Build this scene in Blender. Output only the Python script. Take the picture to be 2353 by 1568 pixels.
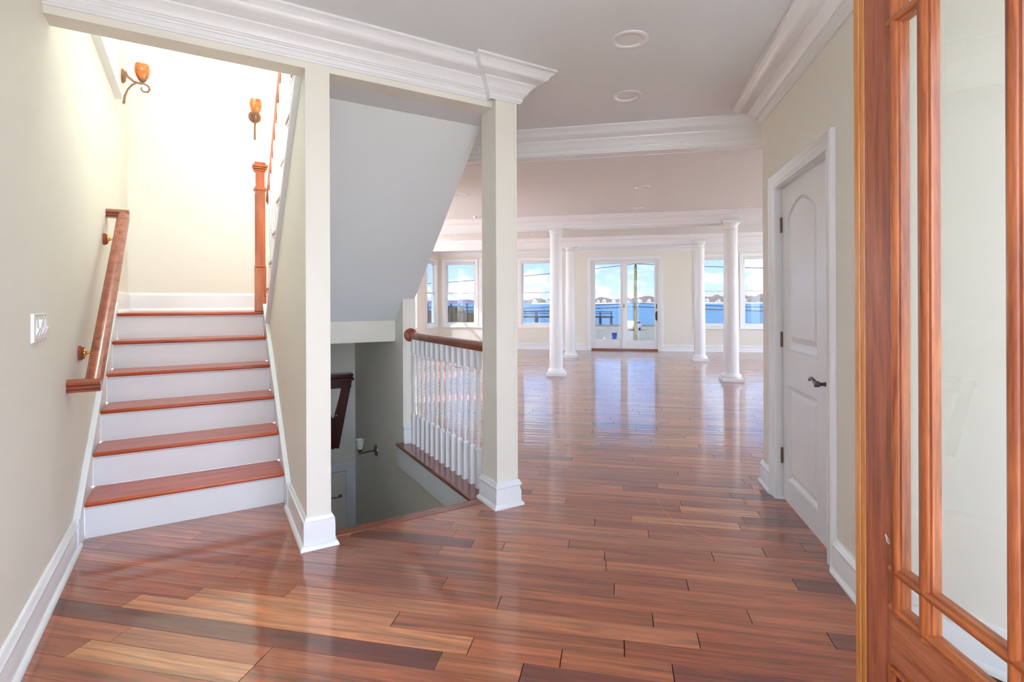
import bpy, bmesh, math, random
from mathutils import Vector, Matrix
random.seed(7)
C = bpy.context.scene.collection
for o in list(bpy.data.objects): bpy.data.objects.remove(o)
sc = bpy.context.scene
PI = math.pi

# ------------------------------------------------------------------ camera
F, PPY, PHI, ROLL, EYE = 1187.0, 695.0, math.radians(11.55), -0.0038, 1.3
right = Vector((math.cos(PHI), math.sin(PHI), 0)); fwd = Vector((-math.sin(PHI), math.cos(PHI), 0)); up = Vector((0, 0, 1))
cr, srl = math.cos(ROLL), math.sin(ROLL)
cam_r = right * cr + up * srl
cam_u = up * cr - right * srl
cam = bpy.data.cameras.new('camera'); cam_o = bpy.data.objects.new('camera', cam); C.objects.link(cam_o)
M = Matrix.Identity(4)
for i in range(3):
    M[i][0] = cam_r[i]; M[i][1] = cam_u[i]; M[i][2] = -fwd[i]
M[2][3] = EYE
cam_o.matrix_world = M
cam.sensor_width = 36.0; cam.lens = F / 2353 * 36; cam.shift_y = -(784 - PPY) / 2353
cam.clip_start = 0.05; cam.clip_end = 8000
sc.camera = cam_o

# ------------------------------------------------------------------ exposure
sc.view_settings.view_transform = 'Standard'; sc.view_settings.look = 'None'
sc.view_settings.gamma = 1.0; sc.view_settings.use_curve_mapping = False
sc.view_settings.exposure = 2.84
sc.cycles.use_denoising = True
sc.cycles.use_adaptive_sampling = True; sc.cycles.adaptive_threshold = 0.12; sc.cycles.adaptive_min_samples = 16
sc.cycles.max_bounces = 7; sc.cycles.diffuse_bounces = 4; sc.cycles.glossy_bounces = 3
sc.cycles.transparent_max_bounces = 10; sc.cycles.transmission_bounces = 2
sc.cycles.sample_clamp_indirect = 8.0

# ------------------------------------------------------------------ sky
world = bpy.data.worlds.new('sky'); sc.world = world; world.use_nodes = True
nt = world.node_tree; nt.nodes.clear()
def N(t, kind, **kw):
    n = t.nodes.new(kind)
    for k, v in kw.items(): setattr(n, k, v)
    return n
tc = N(nt, 'ShaderNodeTexCoord')
sep = N(nt, 'ShaderNodeSeparateXYZ'); nt.links.new(tc.outputs['Generated'], sep.inputs[0])
ramp = N(nt, 'ShaderNodeValToRGB'); nt.links.new(sep.outputs['Z'], ramp.inputs[0])
ramp.color_ramp.elements[0].position = 0.0; ramp.color_ramp.elements[0].color = (0.58, 0.66, 0.80, 1)
ramp.color_ramp.elements[1].position = 0.12; ramp.color_ramp.elements[1].color = (0.36, 0.48, 0.74, 1)
e = ramp.color_ramp.elements.new(0.9); e.color = (0.40, 0.48, 0.66, 1)
mp = N(nt, 'ShaderNodeMapping'); mp.inputs['Scale'].default_value = (1, 1, 2.6); mp.inputs['Location'].default_value = (0.37, 0.0, 0.11)
nt.links.new(tc.outputs['Generated'], mp.inputs[0])
nz = N(nt, 'ShaderNodeTexNoise'); nz.inputs['Scale'].default_value = 13.0; nz.inputs['Detail'].default_value = 7.0; nz.inputs['Roughness'].default_value = 0.52
nt.links.new(mp.outputs[0], nz.inputs['Vector'])
cr1 = N(nt, 'ShaderNodeValToRGB'); nt.links.new(nz.outputs['Fac'], cr1.inputs[0])
cr1.color_ramp.elements[0].position = 0.49; cr1.color_ramp.elements[0].color = (0, 0, 0, 1)
cr1.color_ramp.elements[1].position = 0.61; cr1.color_ramp.elements[1].color = (1, 1, 1, 1)
cr2 = N(nt, 'ShaderNodeValToRGB'); nt.links.new(nz.outputs['Fac'], cr2.inputs[0])
cr2.color_ramp.elements[0].position = 0.5; cr2.color_ramp.elements[0].color = (0.76, 0.74, 0.78, 1)
cr2.color_ramp.elements[1].position = 0.68; cr2.color_ramp.elements[1].color = (1.25, 1.18, 1.10, 1)
mix = N(nt, 'ShaderNodeMix', data_type='RGBA'); nt.links.new(cr1.outputs[0], mix.inputs['Factor'])
nt.links.new(ramp.outputs[0], mix.inputs[6]); nt.links.new(cr2.outputs[0], mix.inputs[7])
bg = N(nt, 'ShaderNodeBackground'); nt.links.new(mix.outputs[2], bg.inputs['Color']); bg.inputs['Strength'].default_value = 1.5
wo = N(nt, 'ShaderNodeOutputWorld'); nt.links.new(bg.outputs[0], wo.inputs[0])

# ------------------------------------------------------------------ sun (from the left and behind)
sun = bpy.data.lights.new('sun', 'SUN'); sun.energy = 3.2; sun.angle = math.radians(0.6); sun.color = (1.0, 0.95, 0.88)
sun_o = bpy.data.objects.new('sun', sun); C.objects.link(sun_o)
sun_o.rotation_mode = 'QUATERNION'; sun_o.rotation_quaternion = Vector((1.0, 0.52, -1.0)).to_track_quat('-Z', 'Y')
sun_o.location = (-20, -10, 20)

# ------------------------------------------------------------------ materials
def srgb(r, g, b):
    f = lambda c: (c / 255 / 12.92) if c / 255 <= 0.04045 else ((c / 255 + 0.055) / 1.055) ** 2.4
    return (f(r), f(g), f(b), 1)
def newmat(name):
    m = bpy.data.materials.new(name); m.use_nodes = True; t = m.node_tree
    return m, t, t.nodes['Principled BSDF']
def plain(name, col, rough=0.5, metal=0.0, bump=0.0, bscale=300, spec=0.5, coat=0.0, var=0.0, vscale=2.0):
    m, t, p = newmat(name)
    p.inputs['Base Color'].default_value = col; p.inputs['Roughness'].default_value = rough; p.inputs['Metallic'].default_value = metal
    p.inputs['Specular IOR Level'].default_value = spec; p.inputs['Coat Weight'].default_value = coat
    tc = N(t, 'ShaderNodeTexCoord')
    if bump:
        n = N(t, 'ShaderNodeTexNoise'); n.inputs['Scale'].default_value = bscale; n.inputs['Detail'].default_value = 3
        t.links.new(tc.outputs['Object'], n.inputs['Vector'])
        b = N(t, 'ShaderNodeBump'); b.inputs['Strength'].default_value = bump; b.inputs['Distance'].default_value = 0.002
        t.links.new(n.outputs['Fac'], b.inputs['Height']); t.links.new(b.outputs[0], p.inputs['Normal'])
    n2 = N(t, 'ShaderNodeTexNoise'); n2.inputs['Scale'].default_value = vscale; n2.inputs['Detail'].default_value = 4
    t.links.new(tc.outputs['Object'], n2.inputs['Vector'])
    mr = N(t, 'ShaderNodeMapRange'); mr.inputs['To Min'].default_value = 1 - var; mr.inputs['To Max'].default_value = 1 + var
    t.links.new(n2.outputs['Fac'], mr.inputs['Value'])
    mx = N(t, 'ShaderNodeMix', data_type='RGBA', blend_type='MULTIPLY'); mx.inputs['Factor'].default_value = 1.0
    mx.inputs[6].default_value = col; t.links.new(mr.outputs[0], mx.inputs[7]); t.links.new(mx.outputs[2], p.inputs['Base Color'])
    return m
def wood(name, c1, c2, axis=2, scale=18.0, rough=0.3, coat=0.3, stretch=14.0, fig=0.6):
    m, t, p = newmat(name)
    tc = N(t, 'ShaderNodeTexCoord'); mp = N(t, 'ShaderNodeMapping')
    s = [scale] * 3; s[axis] = scale / stretch; mp.inputs['Scale'].default_value = s
    t.links.new(tc.outputs['Object'], mp.inputs[0])
    n = N(t, 'ShaderNodeTexNoise'); n.inputs['Scale'].default_value = 1.6; n.inputs['Detail'].default_value = 6; n.inputs['Distortion'].default_value = fig
    t.links.new(mp.outputs[0], n.inputs['Vector'])
    n3 = N(t, 'ShaderNodeTexNoise'); n3.inputs['Scale'].default_value = 9; n3.inputs['Detail'].default_value = 3
    t.links.new(mp.outputs[0], n3.inputs['Vector'])
    r = N(t, 'ShaderNodeValToRGB'); r.color_ramp.elements[0].position = 0.3; r.color_ramp.elements[0].color = c1
    r.color_ramp.elements[1].position = 0.72; r.color_ramp.elements[1].color = c2
    ad = N(t, 'ShaderNodeMath', operation='MULTIPLY_ADD'); ad.inputs[1].default_value = 0.35; t.links.new(n3.outputs['Fac'], ad.inputs[0])
    sb = N(t, 'ShaderNodeMath', operation='SUBTRACT'); t.links.new(n.outputs['Fac'], sb.inputs[0]); sb.inputs[1].default_value = 0.17
    t.links.new(sb.outputs[0], ad.inputs[2]); t.links.new(ad.outputs[0], r.inputs[0])
    t.links.new(r.outputs[0], p.inputs['Base Color'])
    p.inputs['Roughness'].default_value = rough; p.inputs['Coat Weight'].default_value = coat; p.inputs['Coat Roughness'].default_value = 0.12
    b = N(t, 'ShaderNodeBump'); b.inputs['Strength'].default_value = 0.15; b.inputs['Distance'].default_value = 0.001
    t.links.new(n3.outputs['Fac'], b.inputs['Height']); t.links.new(b.outputs[0], p.inputs['Normal'])
    return m
def floorwood(name):
    m, t, p = newmat(name)
    at = N(t, 'ShaderNodeAttribute'); at.attribute_name = 'tone'
    ge = N(t, 'ShaderNodeNewGeometry'); mp = N(t, 'ShaderNodeMapping'); mp.inputs['Scale'].default_value = (1.6, 28, 28)
    ofs = N(t, 'ShaderNodeCombineXYZ'); ml = N(t, 'ShaderNodeMath', operation='MULTIPLY'); ml.inputs[1].default_value = 50
    t.links.new(at.outputs['Alpha'], ml.inputs[0]); t.links.new(ml.outputs[0], ofs.inputs[2]); t.links.new(ml.outputs[0], ofs.inputs[0])
    va = N(t, 'ShaderNodeVectorMath', operation='ADD'); t.links.new(ge.outputs['Position'], mp.inputs[0])
    t.links.new(mp.outputs[0], va.inputs[0]); t.links.new(ofs.outputs[0], va.inputs[1])
    n = N(t, 'ShaderNodeTexNoise'); n.inputs['Scale'].default_value = 1.1; n.inputs['Detail'].default_value = 6; n.inputs['Distortion'].default_value = 1.1
    t.links.new(va.outputs[0], n.inputs['Vector'])
    n2 = N(t, 'ShaderNodeTexNoise'); n2.inputs['Scale'].default_value = 7; n2.inputs['Detail'].default_value = 4; t.links.new(va.outputs[0], n2.inputs['Vector'])
    mr = N(t, 'ShaderNodeMapRange'); mr.inputs['From Min'].default_value = 0.3; mr.inputs['From Max'].default_value = 0.72
    mr.inputs['To Min'].default_value = 0.5; mr.inputs['To Max'].default_value = 1.42
    t.links.new(n.outputs['Fac'], mr.inputs['Value'])
    mr2 = N(t, 'ShaderNodeMapRange'); mr2.inputs['From Min'].default_value = 0.3; mr2.inputs['From Max'].default_value = 0.7
    mr2.inputs['To Min'].default_value = 0.88; mr2.inputs['To Max'].default_value = 1.12; t.links.new(n2.outputs['Fac'], mr2.inputs['Value'])
    mm = N(t, 'ShaderNodeMath', operation='MULTIPLY'); t.links.new(mr.outputs[0], mm.inputs[0]); t.links.new(mr2.outputs[0], mm.inputs[1])
    mx = N(t, 'ShaderNodeMix', data_type='RGBA', blend_type='MULTIPLY'); mx.inputs['Factor'].default_value = 1.0
    t.links.new(at.outputs['Color'], mx.inputs[6]); t.links.new(mm.outputs[0], mx.inputs[7])
    t.links.new(mx.outputs[2], p.inputs['Base Color'])
    p.inputs['Roughness'].default_value = 0.34
    p.inputs['Coat Weight'].default_value = 1.0; p.inputs['Coat Roughness'].default_value = 0.08; p.inputs['Coat IOR'].default_value = 1.65
    w = N(t, 'ShaderNodeTexNoise'); w.inputs['Scale'].default_value = 3.0; w.inputs['Detail'].default_value = 2
    mp2 = N(t, 'ShaderNodeMapping'); mp2.inputs['Scale'].default_value = (0.7, 5, 1); t.links.new(ge.outputs['Position'], mp2.inputs[0]); t.links.new(mp2.outputs[0], w.inputs['Vector'])
    b = N(t, 'ShaderNodeBump'); b.inputs['Strength'].default_value = 0.12; b.inputs['Distance'].default_value = 0.01
    t.links.new(w.outputs['Fac'], b.inputs['Height']); t.links.new(b.outputs[0], p.inputs['Normal']); t.links.new(b.outputs[0], p.inputs['Coat Normal'])
    return m
def glassmat(name, tint, refl=1.45):
    m = bpy.data.materials.new(name); m.use_nodes = True; t = m.node_tree; t.nodes.clear()
    tr = N(t, 'ShaderNodeBsdfTransparent'); tr.inputs['Color'].default_value = tint
    gl = N(t, 'ShaderNodeBsdfGlossy'); gl.inputs['Roughness'].default_value = 0.01; gl.inputs['Color'].default_value = (0.9, 0.95, 0.95, 1)
    ge = N(t, 'ShaderNodeNewGeometry'); io = N(t, 'ShaderNodeMapRange'); io.inputs['To Min'].default_value = refl; io.inputs['To Max'].default_value = 1 / refl
    t.links.new(ge.outputs['Backfacing'], io.inputs['Value'])
    fr = N(t, 'ShaderNodeFresnel'); t.links.new(io.outputs[0], fr.inputs['IOR'])
    ms = N(t, 'ShaderNodeMixShader'); t.links.new(fr.outputs[0], ms.inputs[0]); t.links.new(tr.outputs[0], ms.inputs[1]); t.links.new(gl.outputs[0], ms.inputs[2])
    ou = N(t, 'ShaderNodeOutputMaterial'); t.links.new(ms.outputs[0], ou.inputs[0])
    return m
MAT = {}
MAT['wall'] = plain('cream_wall_paint', srgb(231, 228, 215), 0.6, bump=0.05, bscale=220, var=0.015)
MAT['ceil'] = plain('ceiling_white_paint', srgb(226, 232, 233), 0.7, bump=0.03, var=0.01)
MAT['trim'] = plain('white_trim_paint', srgb(234, 237, 237), 0.26, var=0.01)
MAT['riser'] = plain('white_riser_paint', srgb(232, 234, 234), 0.4, var=0.02, vscale=6)
MAT['floor'] = floorwood('cherry_floor_planks')
MAT['subfloor'] = plain('dark_subfloor', srgb(58, 28, 18), 0.8, var=0.1)
MAT['tread'] = wood('varnished_cherry_tread', srgb(150, 48, 12), srgb(200, 90, 32), axis=0, rough=0.3, coat=0.35)
MAT['upper_tread'] = wood('greyed_brown_tread', srgb(104, 68, 54), srgb(150, 108, 92), axis=0, rough=0.3, coat=0.5)
MAT['rail'] = wood('varnished_rail_wood', srgb(118, 48, 22), srgb(176, 92, 56), axis=1, rough=0.28, coat=0.6)
MAT['newel'] = wood('varnished_newel_wood', srgb(160, 70, 22), srgb(206, 112, 52), axis=2, rough=0.3, coat=0.5)
MAT['nosing'] = wood('dark_cherry_nosing', srgb(110, 46, 26), srgb(148, 76, 50), axis=1, rough=0.25, coat=0.7)
MAT['door_wood'] = wood('mahogany_stile', srgb(142, 72, 42), srgb(196, 116, 82), axis=2, scale=26, rough=0.42, coat=0.15)
MAT['door_rail'] = wood('mahogany_bottom_rail', srgb(150, 82, 48), srgb(204, 130, 92), axis=1, scale=26, rough=0.42, coat=0.15)
MAT['door_mould'] = wood('mahogany_moulding', srgb(136, 62, 26), srgb(200, 116, 62), axis=2, scale=26, rough=0.36, coat=0.3)
MAT['door_mould_h'] = wood('mahogany_moulding_cross', srgb(136, 62, 26), srgb(200, 116, 62), axis=1, scale=26, rough=0.36, coat=0.3)
MAT['pine'] = wood('orange_pine_edge', srgb(196, 118, 48), srgb(224, 160, 88), axis=2, scale=16, rough=0.4, coat=0.3, fig=1.6)
MAT['cabinet'] = wood('dark_red_mahogany', srgb(52, 16, 12), srgb(90, 34, 24), axis=2, rough=0.3, coat=0.5)
MAT['bronze'] = plain('brushed_bronze', srgb(150, 112, 84), 0.42, metal=0.7, var=0.12, vscale=30)
MAT['nickel'] = plain('aged_nickel', srgb(128, 120, 108), 0.3, metal=0.9, var=0.08, vscale=40)
MAT['pewter'] = plain('dark_pewter', srgb(104, 100, 104), 0.26, metal=0.95, var=0.1, vscale=50)
MAT['brass'] = plain('polished_brass', srgb(214, 170, 92), 0.2, metal=1.0, var=0.05, vscale=40)
MAT['hinge'] = plain('antique_hinge', srgb(120, 108, 92), 0.35, metal=0.9, var=0.15, vscale=60)
MAT['plastic'] = plain('white_plastic', srgb(232, 230, 224), 0.35, var=0.01)
MAT['black'] = plain('black_metal', srgb(34, 34, 40), 0.4, var=0.1)
MAT['shade'] = plain('roller_shade_cloth', srgb(226, 226, 224), 0.8, var=0.02)
MAT['glass'] = glassmat('window_glass', (0.36, 0.395, 0.435, 1))  # panes tinted dark to dim the bright view outside
MAT['clear'] = glassmat('clear_door_glass', (0.93, 0.96, 0.95, 1))
def amber():
    m, t, p = newmat('amber_art_glass')
    tc = N(t, 'ShaderNodeTexCoord'); n = N(t, 'ShaderNodeTexNoise'); n.inputs['Scale'].default_value = 22; n.inputs['Detail'].default_value = 3; n.inputs['Distortion'].default_value = 2.5
    t.links.new(tc.outputs['Object'], n.inputs['Vector'])
    r = N(t, 'ShaderNodeValToRGB'); r.color_ramp.elements[0].position = 0.35; r.color_ramp.elements[0].color = srgb(188, 80, 12)
    r.color_ramp.elements[1].position = 0.62; r.color_ramp.elements[1].color = srgb(222, 134, 26)
    t.links.new(n.outputs['Fac'], r.inputs[0]); t.links.new(r.outputs[0], p.inputs['Base Color'])
    p.inputs['Roughness'].default_value = 0.08; p.inputs['Coat Weight'].default_value = 1.0; p.inputs['Coat Roughness'].default_value = 0.03
    p.inputs['Subsurface Weight'].default_value = 0.4; p.inputs['Subsurface Radius'].default_value = (0.03, 0.012, 0.004)
    return m
MAT['amber'] = amber()
MAT['frost'] = plain('frosted_white_glass', srgb(228, 224, 214), 0.25, var=0.04, vscale=30, coat=0.4)

# ------------------------------------------------------------------ mesh builder
ANG = math.radians(41.95)                  # stair hall is turned by this against the main house
ORG = {}
class B:
    def __init__(s): s.v = []; s.f = []
    def add(s, vs, fs):
        o = len(s.v); s.v += [tuple(p) for p in vs]; s.f += [tuple(i + o for i in f) for f in fs]; return s
    def box(s, x0, x1, y0, y1, z0, z1):
        return s.add([(x0, y0, z0), (x1, y0, z0), (x1, y1, z0), (x0, y1, z0), (x0, y0, z1), (x1, y0, z1), (x1, y1, z1), (x0, y1, z1)],
                     [(3, 2, 1, 0), (4, 5, 6, 7), (0, 1, 5, 4), (1, 2, 6, 5), (2, 3, 7, 6), (3, 0, 4, 7)])
    def hexa(s, a, b):                      # two quads (bottom, top) of 4 points
        return s.add(list(a) + list(b), [(3, 2, 1, 0), (4, 5, 6, 7), (0, 1, 5, 4), (1, 2, 6, 5), (2, 3, 7, 6), (3, 0, 4, 7)])
    def prism(s, poly, d0, d1, axis):       # poly in the two other axes (cyclic order), extruded along axis
        def mk(p, d):
            return {0: (d, p[0], p[1]), 1: (p[0], d, p[1]), 2: (p[0], p[1], d)}[axis]
        n = len(poly); vs = [mk(p, d0) for p in poly] + [mk(p, d1) for p in poly]
        return s.add(vs, [tuple(range(n))[::-1], tuple(range(n, 2 * n))] + [(i, (i + 1) % n, n + (i + 1) % n, n + i) for i in range(n)])
    def sweep(s, prof, path, nrm=(0, 0, 1), closed=False):
        # prof: closed loop of (a, b): a to the left of travel seen along nrm, b along nrm
        n = Vector(nrm); P = [Vector(p) for p in path]; k = len(P)
        rings = []
        for i, p in enumerate(P):
            t0 = (P[i] - P[i - 1]).normalized() if (i > 0 or closed) else None
            t1 = (P[(i + 1) % k] - P[i]).normalized() if (i < k - 1 or closed) else None
            if t0 is None: t0 = t1
            if t1 is None: t1 = t0
            l0, l1 = n.cross(t0), n.cross(t1)
            m = (l0 + l1); m = m / max(m.dot(l0), 1e-6) if m.length > 1e-6 else l0
            rings.append([p + m * a + n * b for a, b in prof])
        vs = [q for r in rings for q in r]; q = len(prof); fs = []
        for i in range(k if closed else k - 1):
            j = (i + 1) % k
            for c in range(q):
                d = (c + 1) % q; fs.append((i * q + c, i * q + d, j * q + d, j * q + c))
        if not closed: fs += [tuple(range(q))[::-1], tuple((k - 1) * q + c for c in range(q))]
        return s.add(vs, fs)
    def lathe(s, prof, org=(0, 0, 0), axis=(0, 0, 1), seg=24):   # prof: (r, h)
        ax = Vector(axis).normalized(); u = ax.orthogonal().normalized(); w = ax.cross(u); o = Vector(org)
        vs = []; fs = []; k = len(prof)
        for r, h in prof:
            for j in range(seg):
                a = 2 * PI * j / seg; vs.append(o + ax * h + (u * math.cos(a) + w * math.sin(a)) * r)
        for i in range(k - 1):
            for j in range(seg):
                b = (j + 1) % seg; fs.append((i * seg + j, i * seg + b, (i + 1) * seg + b, (i + 1) * seg + j))
        if prof[0][0] > 1e-5: fs.append(tuple(range(seg))[::-1])
        if prof[-1][0] > 1e-5: fs.append(tuple((k - 1) * seg + j for j in range(seg)))
        return s.add(vs, fs)
    def tube(s, path, rad, seg=8):
        P = [Vector(p) for p in path]; k = len(P); R = rad if isinstance(rad, (list, tuple)) else [rad] * k
        t = (P[1] - P[0]).normalized(); u = t.orthogonal().normalized(); vs = []; fs = []
        for i in range(k):
            t = ((P[min(i + 1, k - 1)] - P[max(i - 1, 0)])).normalized(); u = (u - t * u.dot(t)).normalized(); w = t.cross(u)
            for j in range(seg):
                a = 2 * PI * j / seg; vs.append(P[i] + (u * math.cos(a) + w * math.sin(a)) * R[i])
        for i in range(k - 1):
            for j in range(seg):
                b = (j + 1) % seg; fs.append((i * seg + j, i * seg + b, (i + 1) * seg + b, (i + 1) * seg + j))
        fs += [tuple(range(seg))[::-1], tuple((k - 1) * seg + j for j in range(seg))]
        return s.add(vs, fs)
    def mesh(s, name, mat, org=(0, 0, 0), smooth=False):
        me = bpy.data.meshes.new(name)
        me.from_pydata([(p[0] - org[0], p[1] - org[1], p[2] - org[2]) for p in s.v], [], s.f)
        bm = bmesh.new(); bm.from_mesh(me); bmesh.ops.recalc_face_normals(bm, faces=bm.faces); bm.to_mesh(me); bm.free()
        me.materials.append(MAT[mat] if isinstance(mat, str) else mat)
        if smooth:
            for p in me.polygons: p.use_smooth = True
        return me
    def part(s, name, mat, parent, bev=0, smooth=False, label=None):
        me = s.mesh(name, mat, ORG[parent.name], smooth)
        o = bpy.data.objects.new(name, me); C.objects.link(o); o.parent = parent; ORG[o.name] = ORG[parent.name]
        finish(o, bev, smooth)
        if label: o['label'] = label
        return o
    def top(s, name, mat, org=(0, 0, 0), st=False, bev=0, smooth=False, kind=None, label=None, cat=None, group=None):
        me = s.mesh(name, mat, org, smooth)
        o = bpy.data.objects.new(name, me); C.objects.link(o); place(o, org, st); ORG[o.name] = org
        finish(o, bev, smooth); tag(o, label, cat, group, kind)
        return o
def finish(o, bev, smooth):
    if bev:
        b = o.modifiers.new('bevel', 'BEVEL'); b.width = bev; b.segments = 2; b.limit_method = 'ANGLE'; b.angle_limit = math.radians(40)
    if smooth:
        o.data.set_sharp_from_angle(angle=math.radians(38))
def place(o, org, st):
    if st:
        c, s = math.cos(ANG), math.sin(ANG)
        o.location = (org[0] * c - org[1] * s, org[0] * s + org[1] * c, org[2]); o.rotation_euler = (0, 0, ANG)
    else: o.location = org
def tag(o, label=None, cat=None, group=None, kind=None):
    if label: o['label'] = label
    if cat: o['category'] = cat
    if group: o['group'] = group
    if kind: o['kind'] = kind
def thing(name, label, cat, org=(0, 0, 0), st=False, group=None, kind=None):
    o = bpy.data.objects.new(name, None); C.objects.link(o); o.empty_display_size = 0.1
    place(o, org, st); ORG[o.name] = org; tag(o, label, cat, group, kind); return o
def copy_tree(o, parent=None):
    c = o.copy(); C.objects.link(c); c.parent = parent
    for ch in list(o.children): copy_tree(ch, c)
    return c
def ST(t, s): return (t * math.cos(ANG) - s * math.sin(ANG), t * math.sin(ANG) + s * math.cos(ANG))
def TL(s): return -0.607 - 0.02 * (s - 2.9)            # face of the stair hall's left wall
S_ = dict(kind='structure')

CEIL = 2.77
crown = [(0.0, 0.0), (0.18, 0.0), (0.18, -0.013), (0.170, -0.017), (0.162, -0.028), (0.150, -0.036), (0.146, -0.042), (0.140, -0.056), (0.122, -0.066),
         (0.100, -0.074), (0.090, -0.082), (0.082, -0.084), (0.080, -0.092), (0.064, -0.104), (0.050, -0.120), (0.042, -0.136), (0.036, -0.138), (0.036, -0.145),
         (0.028, -0.149), (0.026, -0.156), (0.020, -0.160), (0.018, -0.180), (0.012, -0.184), (0.010, -0.192), (0.0, -0.192)]
basep = [(0.0, 0.0), (0.034, 0.0), (0.033, 0.012), (0.026, 0.022), (0.019, 0.026), (0.019, 0.092), (0.013, 0.106), (0.013, 0.122), (0.021, 0.126), (0.022, 0.134),
         (0.017, 0.140), (0.015, 0.148), (0.009, 0.160), (0.0, 0.164)]
basep_plain = [(0.0, 0.0), (0.036, 0.0), (0.034, 0.012), (0.026, 0.022), (0.019, 0.027), (0.018, 0.142), (0.012, 0.145), (0.010, 0.156), (0.004, 0.165), (0.0, 0.166)]

# ================================================================== STRUCTURE
# ---- ceiling with holes for the cans
A_ = ST(1.70, 6.5); c1 = ST(1.70, 2.96); d1 = ST(-0.75, 2.96); e1 = ST(-0.75, -3.2)
CANS = [(0.07, 2.97), (0.07, 3.78), (0.31, 6.81), (0.31, 8.31), (1.95, 8.65), (0.20, 11.24), (-1.76, 11.14), (-2.07, 6.75), (-3.69, 10.92)]
b = B(); b.prism([ST(2.5, -1.3), ST(2.5, 1.05), (1.185, 2.5), (1.185, 3.85), (5.7, 3.85), (5.7, 14.32), (-5.2, 14.32), (-5.2, A_[1]), A_, c1, d1, ST(-0.75, -1.3)], CEIL, 2.97, 2)  # front end carried out of view past the door to cut daylight from behind
ceil = b.top('ceiling', 'ceil', **S_)
cb = B()
for x, y in CANS: cb.lathe([(0.074, 2.6), (0.074, 2.93)], (x, y, 0), seg=24)
cut = cb.top('cutter', 'ceil')
bo = ceil.modifiers.new('holes', 'BOOLEAN'); bo.object = cut; bo.operation = 'DIFFERENCE'; bo.solver = 'EXACT'
dg = bpy.context.evaluated_depsgraph_get(); me2 = bpy.data.meshes.new_from_object(ceil.evaluated_get(dg))
ceil.modifiers.clear(); ceil.data = me2; bpy.data.objects.remove(cut)

# ---- walls
def wall_holes(b, u0, u1, z0, z1, holes, d0, d1, axis):
    us = sorted({u0, u1} | {h[0] for h in holes} | {h[1] for h in holes})
    for a, c in zip(us[:-1], us[1:]):
        m = (a + c) / 2; hs = sorted([h for h in holes if h[0] < m < h[1]], key=lambda h: h[2]); z = z0
        segs = []
        for h in hs: segs.append((z, h[2])); z = h[3]
        segs.append((z, z1))
        for p, q in segs:
            if q - p > 1e-4:
                if axis == 1: b.box(a, c, d0, d1, p, q)
                else: b.box(d0, d1, a, c, p, q)
YF = 14.15
DH = [(-4.95, -3.857), (-3.845, -2.75), (-2.732, -1.635), (1.937, 3.030), (3.060, 4.155)]     # casing outer x of the double-hung windows
hol = [(a + 0.095, c - 0.095, 0.66, 2.45) for a, c in DH] + [(-0.72, 1.06, 0.0, 2.43)]
b = B(); wall_holes(b, -5.2, 5.7, 0, CEIL, hol, YF, YF + 0.15, 1); b.top('wall_far', 'wall', **S_)
XLW = -5.05
b = B(); wall_holes(b, A_[1] - 0.05, YF, 0, CEIL, [(13.225, 13.965, 0.66, 2.42), (11.4, 12.5, 0.66, 2.42), (9.3, 10.4, 0.66, 2.42), (7.2, 8.3, 0.66, 2.42)], XLW - 0.15, XLW, 0)  # openings after the first are unseen, added to let in daylight
b.top('wall_left_far', 'wall', **S_)
b = B(); wall_holes(b, 3.9, YF, 0, CEIL, [(4.3, 6.3, 0.4, 2.35), (6.6, 8.6, 0.4, 2.35), (9.3, 11.3, 0.4, 2.35), (11.8, 13.4, 0.6, 2.35)], 5.55, 5.7, 0)  # unseen bare openings, made large to brighten the lounge
b.top('wall_right_far', 'wall', **S_)
XR = 1.025
b = B(); wall_holes(b, 2.397, 4.0, 0, CEIL, [(2.805, 3.70, 0.0, 2.06)], XR, XR + 0.16, 0)
b.box(1.185, 5.55, 3.85, 4.0, 0, CEIL); b.top('wall_right', 'wall', **S_)
b = B(); b.box(2.365, 2.5, -0.5, 1.02, 0, CEIL); b.top('wall_entry', 'wall', st=True, **S_)
b = B(); wall_holes(b, -0.8, 2.5, -0.2, CEIL, [(-0.45, 1.75, 0.0, 2.45)], -0.65, -0.5, 1); b.top('wall_front', 'wall', st=True, **S_)  # unseen wall behind the camera, added to narrow the daylight entering
b = B(); wall_holes(b, -5.2, A_[0] + 0.12, 0, CEIL, [(-4.45, -3.3, 0.08, 2.05)], A_[1] - 0.1, A_[1], 1); b.top('wall_lounge_back', 'wall', **S_)  # unseen opening added to let sun onto the lounge floor
# stair hall
def lwall(b, s0, s1, z0, z1):
    b.hexa([(TL(s0) - 0.16, s0, z0), (TL(s0), s0, z0), (TL(s1), s1, z0), (TL(s1) - 0.16, s1, z0)],
           [(TL(s0) - 0.16, s0, z1), (TL(s0), s0, z1), (TL(s1), s1, z1), (TL(s1) - 0.16, s1, z1)])
b = B()
lwall(b, -0.5, 6.3, -0.05, 3.10); lwall(b, 0.9, 3.75, 3.10, 5.15); lwall(b, 5.20, 6.3, 3.10, 5.15); lwall(b, 0.9, 6.3, 5.15, 5.4)
b.top('wall_left', 'wall', st=True, **S_)
b = B(); b.box(-0.85, 1.72, 6.15, 6.3, 1.0, 5.4); b.top('wall_landing', 'wall', st=True, **S_)
b = B(); wall_holes(b, -0.85, 2.4, 2.97, 5.4, [(-0.3, 1.4, 4.0, 5.0)], 0.9, 1.0, 1); b.box(1.72, 2.4, 1.0, 2.9, 2.97, 5.4); b.top('wall_upstairs', 'wall', st=True, **S_)  # unseen front opening added to throw skylight on the landing wall
b = B(); b.box(-0.85, 2.4, 0.9, 6.3, 5.4, 5.5); b.top('ceiling_upstairs', 'ceil', st=True, **S_)
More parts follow.
